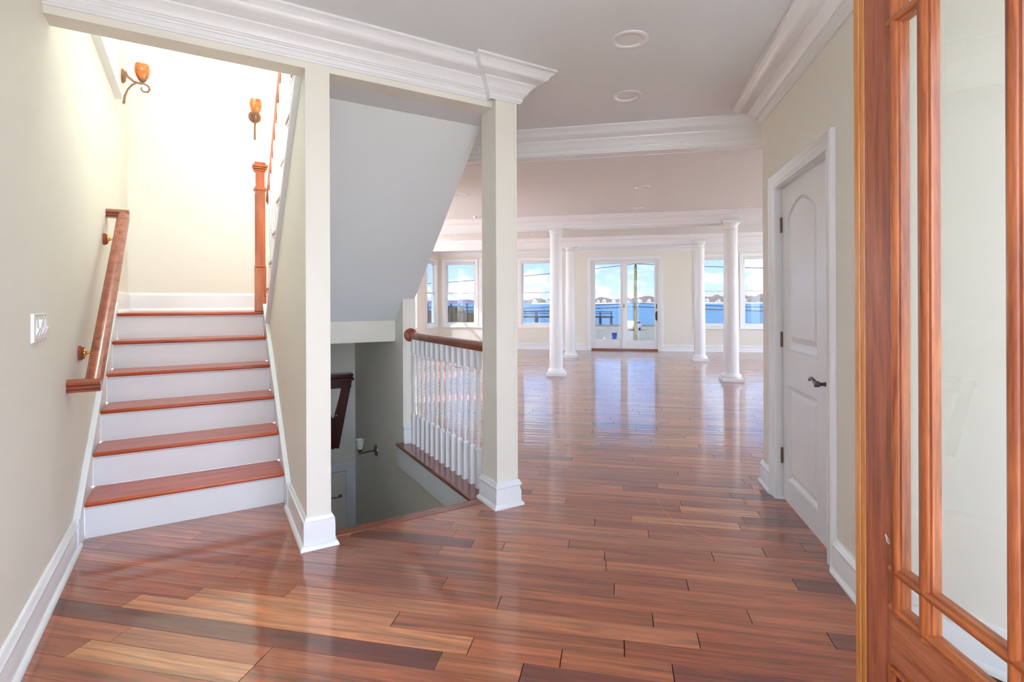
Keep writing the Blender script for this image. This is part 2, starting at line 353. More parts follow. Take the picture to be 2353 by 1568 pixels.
# partition between the flight and the stairwell (pilaster end), top following the upper flight
b = B(); b.prism([(2.905, -2.6), (6.45, -2.6), (6.45, 1.0), (5.02, 1.0), (5.02, 1.06), (3.03, 2.772), (3.03, 2.97), (2.905, 2.97)], 0.442, 0.566, 0)
b.top('wall_partition', 'wall', st=True, **S_)
b = B(); b.hexa([(TL(2.905), 2.905, 2.543), (0.442, 2.905, 2.543), (0.442, 3.03, 2.543), (TL(3.03), 3.03, 2.543)],
                [(TL(2.905), 2.905, 2.97), (0.442, 2.905, 2.97), (0.442, 3.03, 2.97), (TL(3.03), 3.03, 2.97)])
b.box(0.566, 1.60, 2.905, 3.03, 2.543, 2.97); b.top('wall_header', 'wall', st=True, **S_)
b = B(); b.prism([(3.03, 2.543), (3.26, 2.543), (4.86, 1.13), (4.86, 1.19), (3.30, 2.66), (3.03, 2.66)], 0.566, 1.66, 0); b.top('ceiling_stair_soffit', 'ceil', st=True, **S_)
b = B(); b.box(0.566, 1.548, 4.86, 6.45, 0.93, 1.18); b.top('wall_bulkhead', 'wall', st=True, **S_)
b = B(); b.prism([(4.63, -0.035), (6.45, -0.035), (6.45, 1.2), (4.86, 1.2), (4.63, 1.335)], 1.545, 1.67, 0)
b.box(1.545, 1.68, 3.06, 6.45, -2.6, -0.03); b.top('wall_well_side', 'wall', st=True, **S_)
b = B(); b.prism([(2.95, 2.77), (3.30, 2.55), (4.86, 1.14), (6.58, 1.14), (6.58, 5.4), (2.95, 5.4)], 1.60, 1.664, 0); b.top('wall_stair_side', 'wall', st=True, **S_)
b = B(); b.box(0.4, 1.70, 6.45, 6.55, -2.6, 1.2); b.box(0.4, 1.6, 2.9, 3.0, -2.6, -0.04); b.top('wall_well_end', 'wall', st=True, **S_)
b = B(); b.box(0.4, 1.7, 2.9, 6.55, -2.7, -2.6); b.top('floor_basement', 'subfloor', st=True, **S_)

# ---- floor
b = B(); q1 = ST(0.44, 2.98); q2 = ST(1.66, 2.98); q3 = ST(1.66, 6.5); q4 = ST(0.44, -3.2)
b.prism([ST(2.5, -0.6), ST(2.5, 1.05), (1.185, 2.5), (1.185, 3.85), (5.7, 3.85), (5.7, 14.3), (-5.2, 14.3), (-5.2, q3[1]), q3, q2, ST(-0.75, 2.98), ST(-0.75, -0.6)], -0.20, -0.018, 2)
b.prism([ST(-0.75, 2.98), ST(0.56, 2.98), ST(0.56, 3.75), ST(-0.75, 3.75)], -0.20, -0.018, 2)
floor = b.top('floor', 'subfloor', **S_)
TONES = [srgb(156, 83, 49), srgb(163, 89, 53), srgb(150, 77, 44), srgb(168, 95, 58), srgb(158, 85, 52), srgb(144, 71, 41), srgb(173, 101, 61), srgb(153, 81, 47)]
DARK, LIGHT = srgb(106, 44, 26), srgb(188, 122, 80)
def clip(poly, n, d):                        # keep the side where n.p <= d
    out = []
    for i in range(len(poly)):
        p, q = poly[i], poly[(i + 1) % len(poly)]
        a = n[0] * p[0] + n[1] * p[1] - d; c = n[0] * q[0] + n[1] * q[1] - d
        if a <= 0: out.append(p)
        if (a < 0 < c) or (c < 0 < a):
            t = a / (a - c); out.append((p[0] + t * (q[0] - p[0]), p[1] + t * (q[1] - p[1])))
    return out if len(out) > 2 else None
Tv = (math.cos(ANG), math.sin(ANG)); Sv = (-math.sin(ANG), math.cos(ANG))
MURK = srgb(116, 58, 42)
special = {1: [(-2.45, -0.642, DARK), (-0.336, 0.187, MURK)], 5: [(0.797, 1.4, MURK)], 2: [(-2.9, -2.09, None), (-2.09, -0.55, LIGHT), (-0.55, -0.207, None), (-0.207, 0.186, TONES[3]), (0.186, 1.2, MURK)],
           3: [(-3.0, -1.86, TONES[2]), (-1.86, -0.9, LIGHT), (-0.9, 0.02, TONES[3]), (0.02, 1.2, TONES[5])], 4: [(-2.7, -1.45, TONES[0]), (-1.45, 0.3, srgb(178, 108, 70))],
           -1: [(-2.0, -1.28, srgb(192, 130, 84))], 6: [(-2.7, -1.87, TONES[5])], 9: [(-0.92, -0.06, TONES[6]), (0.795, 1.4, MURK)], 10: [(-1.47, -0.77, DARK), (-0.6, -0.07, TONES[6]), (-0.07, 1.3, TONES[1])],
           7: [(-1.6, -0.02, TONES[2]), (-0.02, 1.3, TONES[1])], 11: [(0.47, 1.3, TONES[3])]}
planks = []
y0 = 1.632; w = 0.1
for k in range(-16, 126):
    ya, yb = y0 + k * w + 0.0006, y0 + (k + 1) * w - 0.0006
    if ya > YF: break
    # visible x range, with slack
    if yb < 4.05: xl, xr = -3.4, 1.25
    elif yb < 6.2: xl, xr = -3.3, 4.6
    else: xl, xr = -5.1, 5.6
    cuts = []
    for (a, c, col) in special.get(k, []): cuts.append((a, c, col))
    x = xl - random.random() * 1.2
    segs = []
    while x < xr:
        nxt = None
        for s in sorted(cuts):
            if s[0] >= x - 1e-6: nxt = s; break
        L = random.uniform(0.45, 1.75)
        if nxt and x + L > nxt[0] - 0.25:
            if nxt[0] - x > 1e-3: segs.append((x, nxt[0], None))
            segs.append(nxt); x = nxt[1]; cuts.remove(nxt)
        else: segs.append((x, x + L, None)); x += L
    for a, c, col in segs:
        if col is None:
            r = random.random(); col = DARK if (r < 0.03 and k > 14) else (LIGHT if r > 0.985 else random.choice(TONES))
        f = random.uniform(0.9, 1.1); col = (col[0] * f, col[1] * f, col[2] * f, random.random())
        quad = [(a + 0.0006, ya), (c - 0.0006, ya), (c - 0.0006, yb), (a + 0.0006, yb)]
        for piece in (clip(quad, Sv, 2.975), (lambda p: p and clip(p, (-Tv[0], -Tv[1]), -1.665))(clip(quad, (-Sv[0], -Sv[1]), -2.975)),
                      (lambda p: p and clip(p, Sv, 3.72))((lambda p: p and clip(p, Tv, 0.5))(clip(quad, (-Sv[0], -Sv[1]), -2.975)))):
            if not piece: continue
            # under the first riser the boards run on; behind the left wall they stop
            piece = clip(piece, (-Tv[0], -Tv[1]), 0.72)
            if not piece: continue
            if yb < 4.0: piece = clip(piece, (1, 0), 1.2)
            if not piece: continue
            ar = 0.5 * abs(sum(piece[i][0] * piece[(i + 1) % len(piece)][1] - piece[(i + 1) % len(piece)][0] * piece[i][1] for i in range(len(piece))))
            if ar < 0.00008: continue
            cxm = sum(p[0] for p in piece) / len(piece); cym = sum(p[1] for p in piece) / len(piece)
            planks.append((piece, col, cxm, cym, (ya + yb) / 2))
def plank_geo(piece, tilt, ym):
    n = len(piece); cx_ = sum(p[0] for p in piece) / n; cy_ = sum(p[1] for p in piece) / n
    def ins(p, e):
        dx, dy = cx_ - p[0], cy_ - p[1]
        return (p[0] + max(-e, min(e, dx)), p[1] + max(-e, min(e, dy)))
    vs = [(p[0], p[1], -0.018) for p in piece] + [(p[0], p[1], -0.0006 + (p[1] - ym) * tilt) for p in piece]
    vs += [(q[0], q[1], (q[1] - ym) * tilt) for q in (ins(p, 0.0007) for p in piece)]
    fs = [tuple(range(2 * n, 3 * n))]
    for i in range(n):
        j = (i + 1) % n; fs += [(i, j, n + j, n + i), (n + i, n + j, 2 * n + j, 2 * n + i)]
    return vs, fs
def plank_cup(x0, x1, ya, yb, tilt, h):
    ns = 6; ym = (ya + yb) / 2; w2 = (yb - ya) / 2; vs = []; fs = []
    ys = [ya + 0.0007 + (yb - ya - 0.0014) * i / ns for i in range(ns + 1)]
    for y in ys:
        t = (y - ym) / w2; z = h * (t * t - 0.4) + (y - ym) * tilt
        vs += [(x0 + 0.001, y, z), (x1 - 0.001, y, z)]
    for i in range(ns): fs.append((2 * i, 2 * i + 1, 2 * i + 3, 2 * i + 2))
    n = len(vs); e = n - 2
    vs += [(x0, ya, -0.018), (x1, ya, -0.018), (x1, yb, -0.018), (x0, yb, -0.018), (x0, ya, vs[0][2] - 0.0006), (x1, ya, vs[0][2] - 0.0006), (x1, yb, vs[e][2] - 0.0006), (x0, yb, vs[e][2] - 0.0006)]
    vs += [vs[0], vs[1], vs[e], vs[e + 1]]
    a, b_, c_, d_, A, B_, C_, D_, t0, t1, t2, t3 = range(n, n + 12)
    fs += [(a, b_, B_, A), (c_, d_, D_, C_), (A, B_, t1, t0), (C_, D_, t2, t3), (b_, c_, C_, B_), (d_, a, A, D_)]
    return vs, fs, ns
def smooth_top(me, flags):
    for p, f in zip(me.polygons, flags): p.use_smooth = f
def tone_attr(me, cols):
    a = me.color_attributes.new('tone', 'FLOAT_COLOR', 'POINT')
    flat = []
    for c in cols: flat += list(c)
    a.data.foreach_set('color', flat)
def insight(cx_, cy_):
    d = cx_ * fwd[0] + cy_ * fwd[1]; r = cx_ * right[0] + cy_ * right[1]
    return d > 1.3 and abs(r / max(d, 0.1)) < 1.15
planks.sort(key=lambda p: (not insight(p[2], p[3]), p[2] ** 2 + p[3] ** 2))
stuffv, stufff, stuffc, stuffs = [], [], [], []
for i, (piece, col, cxm, cym, ym) in enumerate(planks):
    isq = len(piece) == 4 and abs(piece[0][1] - piece[1][1]) < 1e-6 and abs(piece[1][0] - piece[2][0]) < 1e-6 and abs(piece[0][0] - piece[3][0]) < 1e-6
    tl = random.gauss(0, 0.004) * min(1.0, max(0.35, (ym - 1.5) / 3.0))
    if isq:
        vs, fs, ns_ = plank_cup(piece[0][0], piece[1][0], piece[0][1], piece[2][1], tl, random.uniform(0.0001, 0.0006) * min(1.0, max(0.12, (ym - 2.2) / 3.0))); fl_ = [True] * ns_ + [False] * (len(fs) - ns_)
    else:
        vs, fs = plank_geo(piece, tl, ym); fl_ = [False] * len(fs)
    if i < 290 and insight(cxm, cym):
        me = bpy.data.meshes.new('floor_plank'); me.from_pydata([(v[0] - cxm, v[1] - cym, v[2]) for v in vs], [], fs)
        tone_attr(me, [col] * len(vs)); smooth_top(me, fl_); me.materials.append(MAT['floor'])
        o = bpy.data.objects.new('floor_plank', me); C.objects.link(o); o.parent = floor; o.location = (cxm, cym, 0)
    else:
        k0 = len(stuffv); stuffv += vs; stufff += [tuple(q + k0 for q in f) for f in fs]; stuffc += [col] * len(vs); stuffs += fl_
me = bpy.data.meshes.new('floor_planks_beyond'); me.from_pydata(stuffv, [], stufff); tone_attr(me, stuffc); smooth_top(me, stuffs); me.materials.append(MAT['floor'])
o = bpy.data.objects.new('floor_planks_beyond', me); C.objects.link(o); o.parent = floor; o['kind'] = 'stuff'
b = B(); SP = [(0.247, 3.556), (0.269, 3.348), (0.314, 3.199), (0.387, 3.093), (0.453, 3.027), (0.514, 2.986)]
for (xa, ya), (xc, yc) in zip(SP[:-1], SP[1:]): b.add([(xa, ya, 0.0016), (xc, yc, 0.0016), (xc + 0.0015, yc + 0.002, 0.0016), (xa + 0.0015, ya + 0.002, 0.0016)], [(0, 1, 2, 3)])
MAT['scratch'] = plain('pale_scratch', srgb(206, 160, 138), 0.6, var=0.05)
me = b.mesh('scratch_mark', 'scratch'); o = bpy.data.objects.new('scratch_mark', me); C.objects.link(o); o.parent = floor
# nosing strips round the stairwell
def fchild(b, name, mat, bev=0):
    me = b.mesh(name, mat); o = bpy.data.objects.new(name, me); C.objects.link(o); o.parent = floor; o.rotation_euler = (0, 0, ANG); ORG[o.name] = (0, 0, 0); finish(o, bev, False); return o
MAT['nosing_x'] = wood('dark_cherry_nosing_cross', srgb(118, 52, 30), srgb(156, 82, 54), axis=0, rough=0.25, coat=0.7)
b = B(); b.box(0.57, 1.66, 2.978, 3.065, -0.026, 0.001); fchild(b, 'nosing_strip', 'nosing_x', 0.006)
b = B(); b.box(1.483, 1.664, 3.067, 4.66, -0.026, 0.001); fchild(b, 'nosing_strip', 'nosing', 0.008)

# ---- beams
# crown on the camera side: travel towards -x has its left at -y
def beam_full(n, yc, zb, half, x0, x1):
    b = B(); b.box(x0, x1, yc - half, yc + half, zb, CEIL); root = b.top('trim_%d' % n, 'trim', **S_)
    c = B(); c.sweep(crown, [(x1, yc - half, CEIL), (x0, yc - half, CEIL)]); c.part('crown_moulding', 'trim', root, smooth=True)
    c = B(); c.sweep(crown, [(x0, yc + half, CEIL), (x1, yc + half, CEIL)]); c.part('crown_moulding', 'trim', root, smooth=True)
    c = B(); c.box(x0, x1, yc - half - 0.012, yc - half, zb, zb + 0.03); c.part('bead', 'trim', root, bev=0.004)
    c = B(); c.box(x0, x1, yc + half, yc + half + 0.012, zb - 0.004, zb + 0.022); c.part('bead', 'trim', root, bev=0.004)
beam_full(1, 4.56, 2.575, 0.055, -1.74, 5.55)
beam_full(2, 9.08, 2.622, 0.13, XLW, 5.55)
beam_full(3, 12.08, 2.640, 0.13, XLW, 5.55)
# ---- crowns: header with a step at the post, right wall, far wall
b = B()
pts = [(1.73, 3.30), (1.73, 2.855), (1.527, 2.855), (1.527, 2.905), (TL(2.905), 2.905)]
b.sweep([(a, c) for a, c in crown], [(t, s, CEIL) for t, s in pts]); b.top('trim_4', 'trim', st=True, smooth=True, **S_)
b = B(); ce = ST(2.365, -0.4); b.sweep(crown, [(ce[0], ce[1], CEIL), (XR, 2.397, CEIL), (XR, 4.0, CEIL), (1.45, 4.0, CEIL)]); b.top('trim_5', 'trim', smooth=True, **S_)
b = B(); b.sweep([(a * 0.8, c * 0.72) for a, c in crown], [(5.5, YF, CEIL), (XLW, YF, CEIL), (XLW, 6.0, CEIL)]); b.top('trim_6', 'trim', smooth=True, **S_)
# ---- baseboards
b = B(); b.sweep([(-a, c) for a, c in basep], [(TL(-0.3), -0.3, 0), (TL(3.56), 3.56, 0)]); b.top('baseboard_left', 'trim', st=True, smooth=True, **S_)
b = B(); b.sweep(basep_plain, [(0.566, 3.0, 0), (0.566, 2.905, 0), (0.442, 2.905, 0), (0.442, 3.56, 0)]); b.top('baseboard_partition', 'trim', st=True, smooth=True, **S_)
b = B(); b.sweep(basep, [(1.67, 5.4, 0), (1.67, 4.63, 0), (1.545, 4.63, 0)]); b.top('baseboard_well', 'trim', st=True, smooth=True, **S_)
b = B(); b.sweep(basep, [(XR, 3.775, 0), (XR, 4.0, 0), (1.30, 4.0, 0)]); b.sweep(basep, [(ce[0], ce[1], 0), (XR, 2.397, 0), (XR, 2.735, 0)]); b.top('baseboard_right', 'trim', smooth=True, **S_)
b = B(); b.sweep(basep, [(-0.82, YF, 0), (XLW, YF, 0), (XLW, 6.0, 0)]); b.sweep(basep, [(5.5, YF, 0), (1.18, YF, 0)]); b.top('baseboard_far', 'trim', smooth=True, **S_)
b = B(); b.sweep([(a, c * 1.08 + 1.227) for a, c in basep_plain], [(1.66, 6.15, 0), (TL(6.15), 6.15, 0), (TL(5.1), 5.1, 0)]); b.top('baseboard_landing', 'trim', st=True, smooth=True, **S_)

# ================================================================== WINDOWS AND DOORS
cas = [(0.0, 0.0), (0.0, 0.018), (0.012, 0.024), (0.030, 0.022), (0.060, 0.016), (0.080, 0.014), (0.092, 0.012), (0.098, 0.0)]   # a inward from the outer edge
def rect(x0, x1, z0, z1, y): return [(x0, y, z0), (x1, y, z0), (x1, y, z1), (x0, y, z1)]
def frame_boxes(b, x0, x1, z0, z1, wd, y0, y1, wb=None):
    wb = wb or wd
    b.box(x0, x0 + wd, y0, y1, z0, z1); b.box(x1 - wd, x1, y0, y1, z0, z1); b.box(x0 + wd, x1 - wd, y0, y1, z0, z0 + wb); b.box(x0 + wd, x1 - wd, y0, y1, z1 - wd, z1)
def double_hung(n, x0, x1, z0=0.585, z1=2.545, shade=True):
    """window in the far wall, room side at y = YF looking to -y"""
    root = thing('window_%d' % n, None, None, ((x0 + x1) / 2, YF, z0), kind='structure')
    # casing: plane normal -y; travel so that a points inward
    c = B(); c.sweep([(-a, q) for a, q in cas], [(x0, YF, z0), (x0, YF, z1), (x1, YF, z1), (x1, YF, z0)], (0, -1, 0), closed=True); c.part('casing', 'trim', root, smooth=True)
    jx0, jx1, jz0, jz1 = x0 + 0.095, x1 - 0.095, z0 + 0.075, z1 - 0.095
    c = B(); frame_boxes(c, jx0, jx1, jz0, jz1, 0.022, YF + 0.0, YF + 0.14); c.part('jamb', 'trim', root)
    c = B(); c.box(x0 - 0.01, x1 + 0.01, YF - 0.035, YF, z0 - 0.002, z0 + 0.022); c.part('sill', 'trim', root, bev=0.004)
    zm = (jz0 + jz1) / 2 + 0.01; sx0, sx1 = jx0 + 0.022, jx1 - 0.022
    for nm, za, zb_, yy, wb in (('lower_sash', jz0 + 0.022, zm + 0.018, YF + 0.045, 0.05), ('upper_sash', zm - 0.018, jz1 - 0.022, YF + 0.085, 0.036)):
        c = B(); frame_boxes(c, sx0, sx1, za, zb_, 0.036, yy, yy + 0.036, wb); sa = c.part(nm, 'trim', root, bev=0.002)
        c = B(); c.box(sx0 + 0.036, sx1 - 0.036, yy + 0.014, yy + 0.018, za + wb, zb_ - 0.036); c.part('pane', 'glass', sa)
        if nm == 'lower_sash':
            for q in (0.2, 0.8):
                c = B(); c.box(sx0 + (sx1 - sx0) * q - 0.02, sx0 + (sx1 - sx0) * q + 0.02, yy + 0.002, yy + 0.024, zb_, zb_ + 0.012); c.part('latch', 'nickel', sa, bev=0.003)
    if shade:
        c = B(); c.box(jx0 + 0.01, jx1 - 0.01, YF - 0.012, YF + 0.03, jz1 - 0.075, jz1 - 0.006); c.part('shade_roll', 'shade', root, bev=0.008)
    return root
for i, (a, c_) in enumerate(DH): double_hung(i + 1, a, c_)
# window in the lounge's left wall (turned copy of the same kind)
lw = double_hung(6, 0.0, 0.935); lw.location = (XLW, 13.595, 0.585); lw.rotation_euler = (0, 0, PI / 2)
# upstairs window over the flight
root = thing('window_7', None, None, (TL(4.5), 4.475, 3.02), st=True, kind='structure')
xw = TL(4.5)
c = B(); c.sweep(cas, [(TL(3.66), 3.66, 3.03), (TL(5.28), 5.28, 3.03), (TL(5.28), 5.28, 5.24), (TL(3.66), 3.66, 5.24)], (1, 0, 0), closed=True); c.part('casing', 'trim', root, smooth=True)
c = B(); c.box(xw - 0.09, xw - 0.05, 3.75, 5.2, 3.10, 3.15); c.box(xw - 0.09, xw - 0.05, 3.75, 5.2, 5.10, 5.15); c.box(xw - 0.09, xw - 0.05, 3.75, 3.80, 3.15, 5.10); c.box(xw - 0.09, xw - 0.05, 5.15, 5.2, 3.15, 5.10); c.box(xw - 0.09, xw - 0.05, 4.455, 4.495, 3.15, 5.10); c.part('sash', 'trim', root)
c = B(); c.box(xw - 0.072, xw - 0.068, 3.80, 4.455, 3.15, 5.10); c.part('pane', 'clear', root)
c = B(); c.box(xw - 0.072, xw - 0.068, 4.495, 5.15, 3.15, 5.10); c.part('pane', 'clear', root)
c = B(); c.hexa([(TL(3.62) - 0.02, 3.62, 2.985), (TL(3.62) + 0.05, 3.62, 2.985), (TL(5.31) + 0.05, 5.31, 2.985), (TL(5.31) - 0.02, 5.31, 2.985)],
                [(TL(3.62) - 0.02, 3.62, 3.03), (TL(3.62) + 0.05, 3.62, 3.03), (TL(5.31) + 0.05, 5.31, 3.03), (TL(5.31) - 0.02, 5.31, 3.03)]); c.part('sill', 'trim', root, bev=0.003)

# ---- sliding patio door
root = thing('door_3', None, None, (0.17, YF, 0), kind='structure')
c = B(); c.sweep([(-a, q) for a, q in cas], [(-0.818, YF, 0.0), (-0.818, YF, 2.53), (1.179, YF, 2.53), (1.179, YF, 0.0)], (0, -1, 0)); c.part('casing', 'trim', root, smooth=True)
c = B(); c.box(-0.72, -0.70, YF, YF + 0.15, 0, 2.43); c.box(1.04, 1.06, YF, YF + 0.15, 0, 2.43); c.box(-0.70, 1.04, YF, YF + 0.15, 2.41, 2.43); c.part('jamb', 'trim', root)
c = B(); c.box(-0.70, 1.04, YF - 0.01, YF + 0.15, 0, 0.045); c.part('threshold', 'nosing_x', root, bev=0.006)
for nm, x0, x1, g0, g1, zb_, y in (('fixed_panel', -0.70, 0.19, -0.597, 0.077, 0.285, YF + 0.085), ('sliding_panel', 0.136, 1.04, 0.259, 0.957, 0.262, YF + 0.03)):
    c = B(); c.box(x0, g0, y, y + 0.045, 0.045, 2.41); c.box(g1, x1, y, y + 0.045, 0.045, 2.41); c.box(g0, g1, y, y + 0.045, 0.045, zb_); c.box(g0, g1, y, y + 0.045, 2.322, 2.41)
    pn = c.part(nm, 'trim', root, bev=0.003)
    c = B(); c.box(g0, g1, y + 0.02, y + 0.024, zb_, 2.322); c.part('pane', 'glass', pn)
    if nm == 'sliding_panel':
        c = B(); c.box(1.0, 1.02, y - 0.012, y, 1.12, 1.24); c.part('lock_plate', 'black', pn, bev=0.003)
        c = B(); c.tube([(1.005, y, 0.82), (0.995, y - 0.03, 0.84), (0.985, y - 0.045, 0.93), (0.995, y - 0.03, 1.01), (1.005, y, 1.03)], 0.011, 8); c.box(1.0, 1.026, y - 0.006, y, 0.80, 1.05); c.part('pull_handle', 'black', pn)
    if nm == 'sliding_panel':
        c = B(); c.box(0.155, 0.175, y - 0.01, y, 1.14, 1.24); c.part('latch', 'black', pn, bev=0.003)

# ---- white two-panel door in the right wall
root = thing('door_2', None, None, (XR, 3.25, 0), kind='structure')
dcas = [(0.0, 0.0), (0.0, 0.022), (0.010, 0.028), (0.022, 0.024), (0.026, 0.020), (0.045, 0.017), (0.050, 0.013), (0.072, 0.011), (0.078, 0.015), (0.086, 0.012), (0.088, 0.0)]
# wall normal is -x; side of travel chosen so that a points to the opening
c = B(); c.sweep(dcas, [(XR, 2.735, 0), (XR, 2.735, 2.135), (XR, 3.775, 2.135), (XR, 3.775, 0)], (-1, 0, 0)); c.part('casing', 'trim', root, smooth=True)
c = B(); c.box(XR, XR + 0.16, 2.805, 2.822, 0, 2.06); c.box(XR, XR + 0.16, 3.683, 3.70, 0, 2.06); c.box(XR, XR + 0.16, 2.822, 3.683, 2.043, 2.06); c.part('jamb', 'trim', root)
c = B(); c.box(XR + 0.10, XR + 0.16, 2.822, 2.835, 0, 2.043); c.box(XR + 0.10, XR + 0.16, 3.67, 3.683, 0, 2.043); c.part('stop', 'trim', root)
XD = 1.062
def panel_door(bld):
    """leaf with a tall arched panel above and a square one below, sunk into the face at x = XD"""
    Y0, Y1, Z0, Z1 = 2.826, 3.679, 0.012, 2.038
    pa = [(3.585, 0.985), (3.085, 0.985)] ; ya, yb = 3.085, 3.585
    arc = []
    for i in range(13):
        t = i / 12; y = ya + (yb - ya) * t; arc.append((y, 1.815 + 0.11 * math.sin(PI * t) ** 0.8))
    up_ = [(yb, 0.985), (ya, 0.985)] + arc                     # closed loop
    lo = [(yb, 0.16), (ya, 0.16), (ya, 0.765), (yb, 0.765)]
    bm = bmesh.new()
    def loop(pts, x): return [bm.verts.new((x, p[0], p[1])) for p in pts]
    def inset(pts, d):
        cy_, cz_ = sum(p[0] for p in pts) / len(pts), sum(p[1] for p in pts) / len(pts)
        y0_, y1_ = min(p[0] for p in pts), max(p[0] for p in pts); z0_, z1_ = min(p[1] for p in pts), max(p[1] for p in pts)
        return [(cy_ + (p[0] - cy_) * (1 - 2 * d / (y1_ - y0_)), cz_ + (p[1] - cz_) * (1 - 2 * d / (z1_ - z0_))) for p in pts]
    # face ring as strips: build the flat front from rectangles round the panels
    def quad(y0_, y1_, z0_, z1_): bm.faces.new([bm.verts.new((XD, y0_, z0_)), bm.verts.new((XD, y1_, z0_)), bm.verts.new((XD, y1_, z1_)), bm.verts.new((XD, y0_, z1_))])
    quad(Y0, ya, Z0, Z1); quad(yb, Y1, Z0, Z1); quad(ya, yb, Z0, 0.16); quad(ya, yb, 0.765, 0.985)
    for i in range(12):
        (p0, q0), (p1, q1) = arc[i], arc[i + 1]
        bm.faces.new([bm.verts.new((XD, p0, q0)), bm.verts.new((XD, p1, q1)), bm.verts.new((XD, p1, Z1)), bm.verts.new((XD, p0, Z1))])
    for pts in (up_, lo):
        steps = [(0, 0), (0.006, 0.010), (0.022, 0.017), (0.034, 0.018), (0.056, 0.006)]
        rings = [loop(inset(pts, d), XD + x) for d, x in steps]
        for r0, r1 in zip(rings[:-1], rings[1:]):
            for i in range(len(r0)): j = (i + 1) % len(r0); bm.faces.new([r0[i], r0[j], r1[j], r1[i]])
        bm.faces.new(rings[-1])
    for (a, b_, c_, d_) in (((XD, Y0, Z0), (XD + 0.035, Y0, Z0), (XD + 0.035, Y0, Z1), (XD, Y0, Z1)), ((XD, Y1, Z0), (XD, Y1, Z1), (XD + 0.035, Y1, Z1), (XD + 0.035, Y1, Z0)),
                            ((XD, Y0, Z0), (XD, Y1, Z0), (XD + 0.035, Y1, Z0), (XD + 0.035, Y0, Z0)), ((XD, Y0, Z1), (XD + 0.035, Y0, Z1), (XD + 0.035, Y1, Z1), (XD, Y1, Z1)),
                            ((XD + 0.035, Y0, Z0), (XD + 0.035, Y1, Z0), (XD + 0.035, Y1, Z1), (XD + 0.035, Y0, Z1))):
        bm.faces.new([bm.verts.new(p) for p in (a, b_, c_, d_)])
    bmesh.ops.remove_doubles(bm, verts=bm.verts, dist=1e-5); bmesh.ops.recalc_face_normals(bm, faces=bm.faces)
    me = bpy.data.meshes.new('leaf'); og = ORG[root.name]
    for v in bm.verts: v.co -= Vector(og)
    bm.to_mesh(me); bm.free(); me.materials.append(MAT['trim']); return me
leaf = bpy.data.objects.new('leaf', panel_door(None)); C.objects.link(leaf); leaf.parent = root; ORG[leaf.name] = ORG[root.name]
hy, hz = 2.90, 0.875
c = B(); c.lathe([(0.0, 0.012), (0.016, 0.012), (0.018, 0.008), (0.024, 0.010), (0.027, 0.007), (0.031, 0.008), (0.034, 0.004), (0.034, 0.0)], (XD, hy, hz), (-1, 0, 0), 28)
c.part('rosette', 'pewter', leaf, smooth=True)
c = B(); c.lathe([(0.012, 0.0), (0.011, 0.02), (0.0085, 0.034), (0.010, 0.042), (0.012, 0.046), (0.016, 0.048), (0.016, 0.066), (0.012, 0.069), (0, 0.069)], (XD - 0.008, hy, hz), (-1, 0, 0), 20)
hx = XD - 0.066
c.tube([(hx, hy, hz - 0.004), (hx, hy + 0.018, hz + 0.004), (hx - 0.002, hy + 0.04, hz + 0.016), (hx - 0.002, hy + 0.065, hz + 0.021), (hx, hy + 0.09, hz + 0.016), (hx + 0.002, hy + 0.106, hz + 0.006)], [0.012, 0.011, 0.0095, 0.009, 0.0085, 0.007], 12)
c.part('lever_handle', 'pewter', leaf, smooth=True, label='curved pewter lever handle')
for z in (1.80, 1.05, 0.29):
    c = B(); c.lathe([(0.0075, -0.05), (0.0075, 0.05)], (XD - 0.006, 3.681, z), (0, 0, 1), 12)
    for q in (-0.017, 0.017): c.lathe([(0.0082, q - 0.001), (0.0082, q + 0.001)], (XD - 0.006, 3.681, z), (0, 0, 1), 12)
    c.box(XD - 0.003, XD + 0.03, 3.6795, 3.6825, z - 0.05, z + 0.05); c.part('hinge', 'hinge', root)

# ---- open mahogany entry door (foreground right)
P0 = Vector((0.748, 1.786, 0)); dd = Vector((-math.sin(math.radians(8.45)), math.cos(math.radians(8.45)), 0))   # far edge, direction away from camera
root = thing('door_1', None, None, (0, 0, 0), kind='structure')
root.location = P0; root.rotation_euler = (0, 0, math.radians(8.45)); ORG[root.name] = (0, 0, 0)
# local frame: -y runs towards the camera along the leaf (w), -x is the face towards the hall, thickness along +x
TH = 0.036
def W(b, w0, w1, x0, x1, z0, z1): return b.box(x0, x1, -w1, -w0, z0, z1)
ZB0, ZB1, ZT = 0.445, 0.465, 2.30        # bottom of the glass field
c = B(); W(c, 0.006, 0.12, 0, TH, 0.01, 2.42); c.part('stile', 'door_wood', root, bev=0.002)
c = B(); W(c, -0.044, -0.018, -0.003, TH - 0.004, 0.01, 2.42); W(c, -0.016, 0.004, -0.001, TH + 0.001, 0.01, 2.42); W(c, -0.03, 0.0, 0.004, TH - 0.006, 0.01, 2.42); c.part('edge_strip', 'pine', root, bev=0.002, label='orange pine strip along the door edge')
c = B(); W(c, 0.64, 0.76, 0, TH, 0.01, 2.42); c.part('stile', 'door_wood', root, bev=0.002)
c = B(); W(c, 0.12, 0.64, 0, TH, 0.26, 0.41); c.part('lock_rail', 'door_rail', root, bev=0.002)
c = B(); W(c, 0.12, 0.64, 0, TH, 0.01, 0.10); c.part('bottom_rail', 'door_rail', root, bev=0.002)
c = B(); W(c, 0.12, 0.64, 0, TH, 2.30, 2.42); c.part('top_rail', 'door_rail', root, bev=0.002)
c = B(); W(c, 0.12, 0.64, 0.012, TH - 0.012, 0.10, 0.26); c.part('bottom_panel', 'door_wood', root)
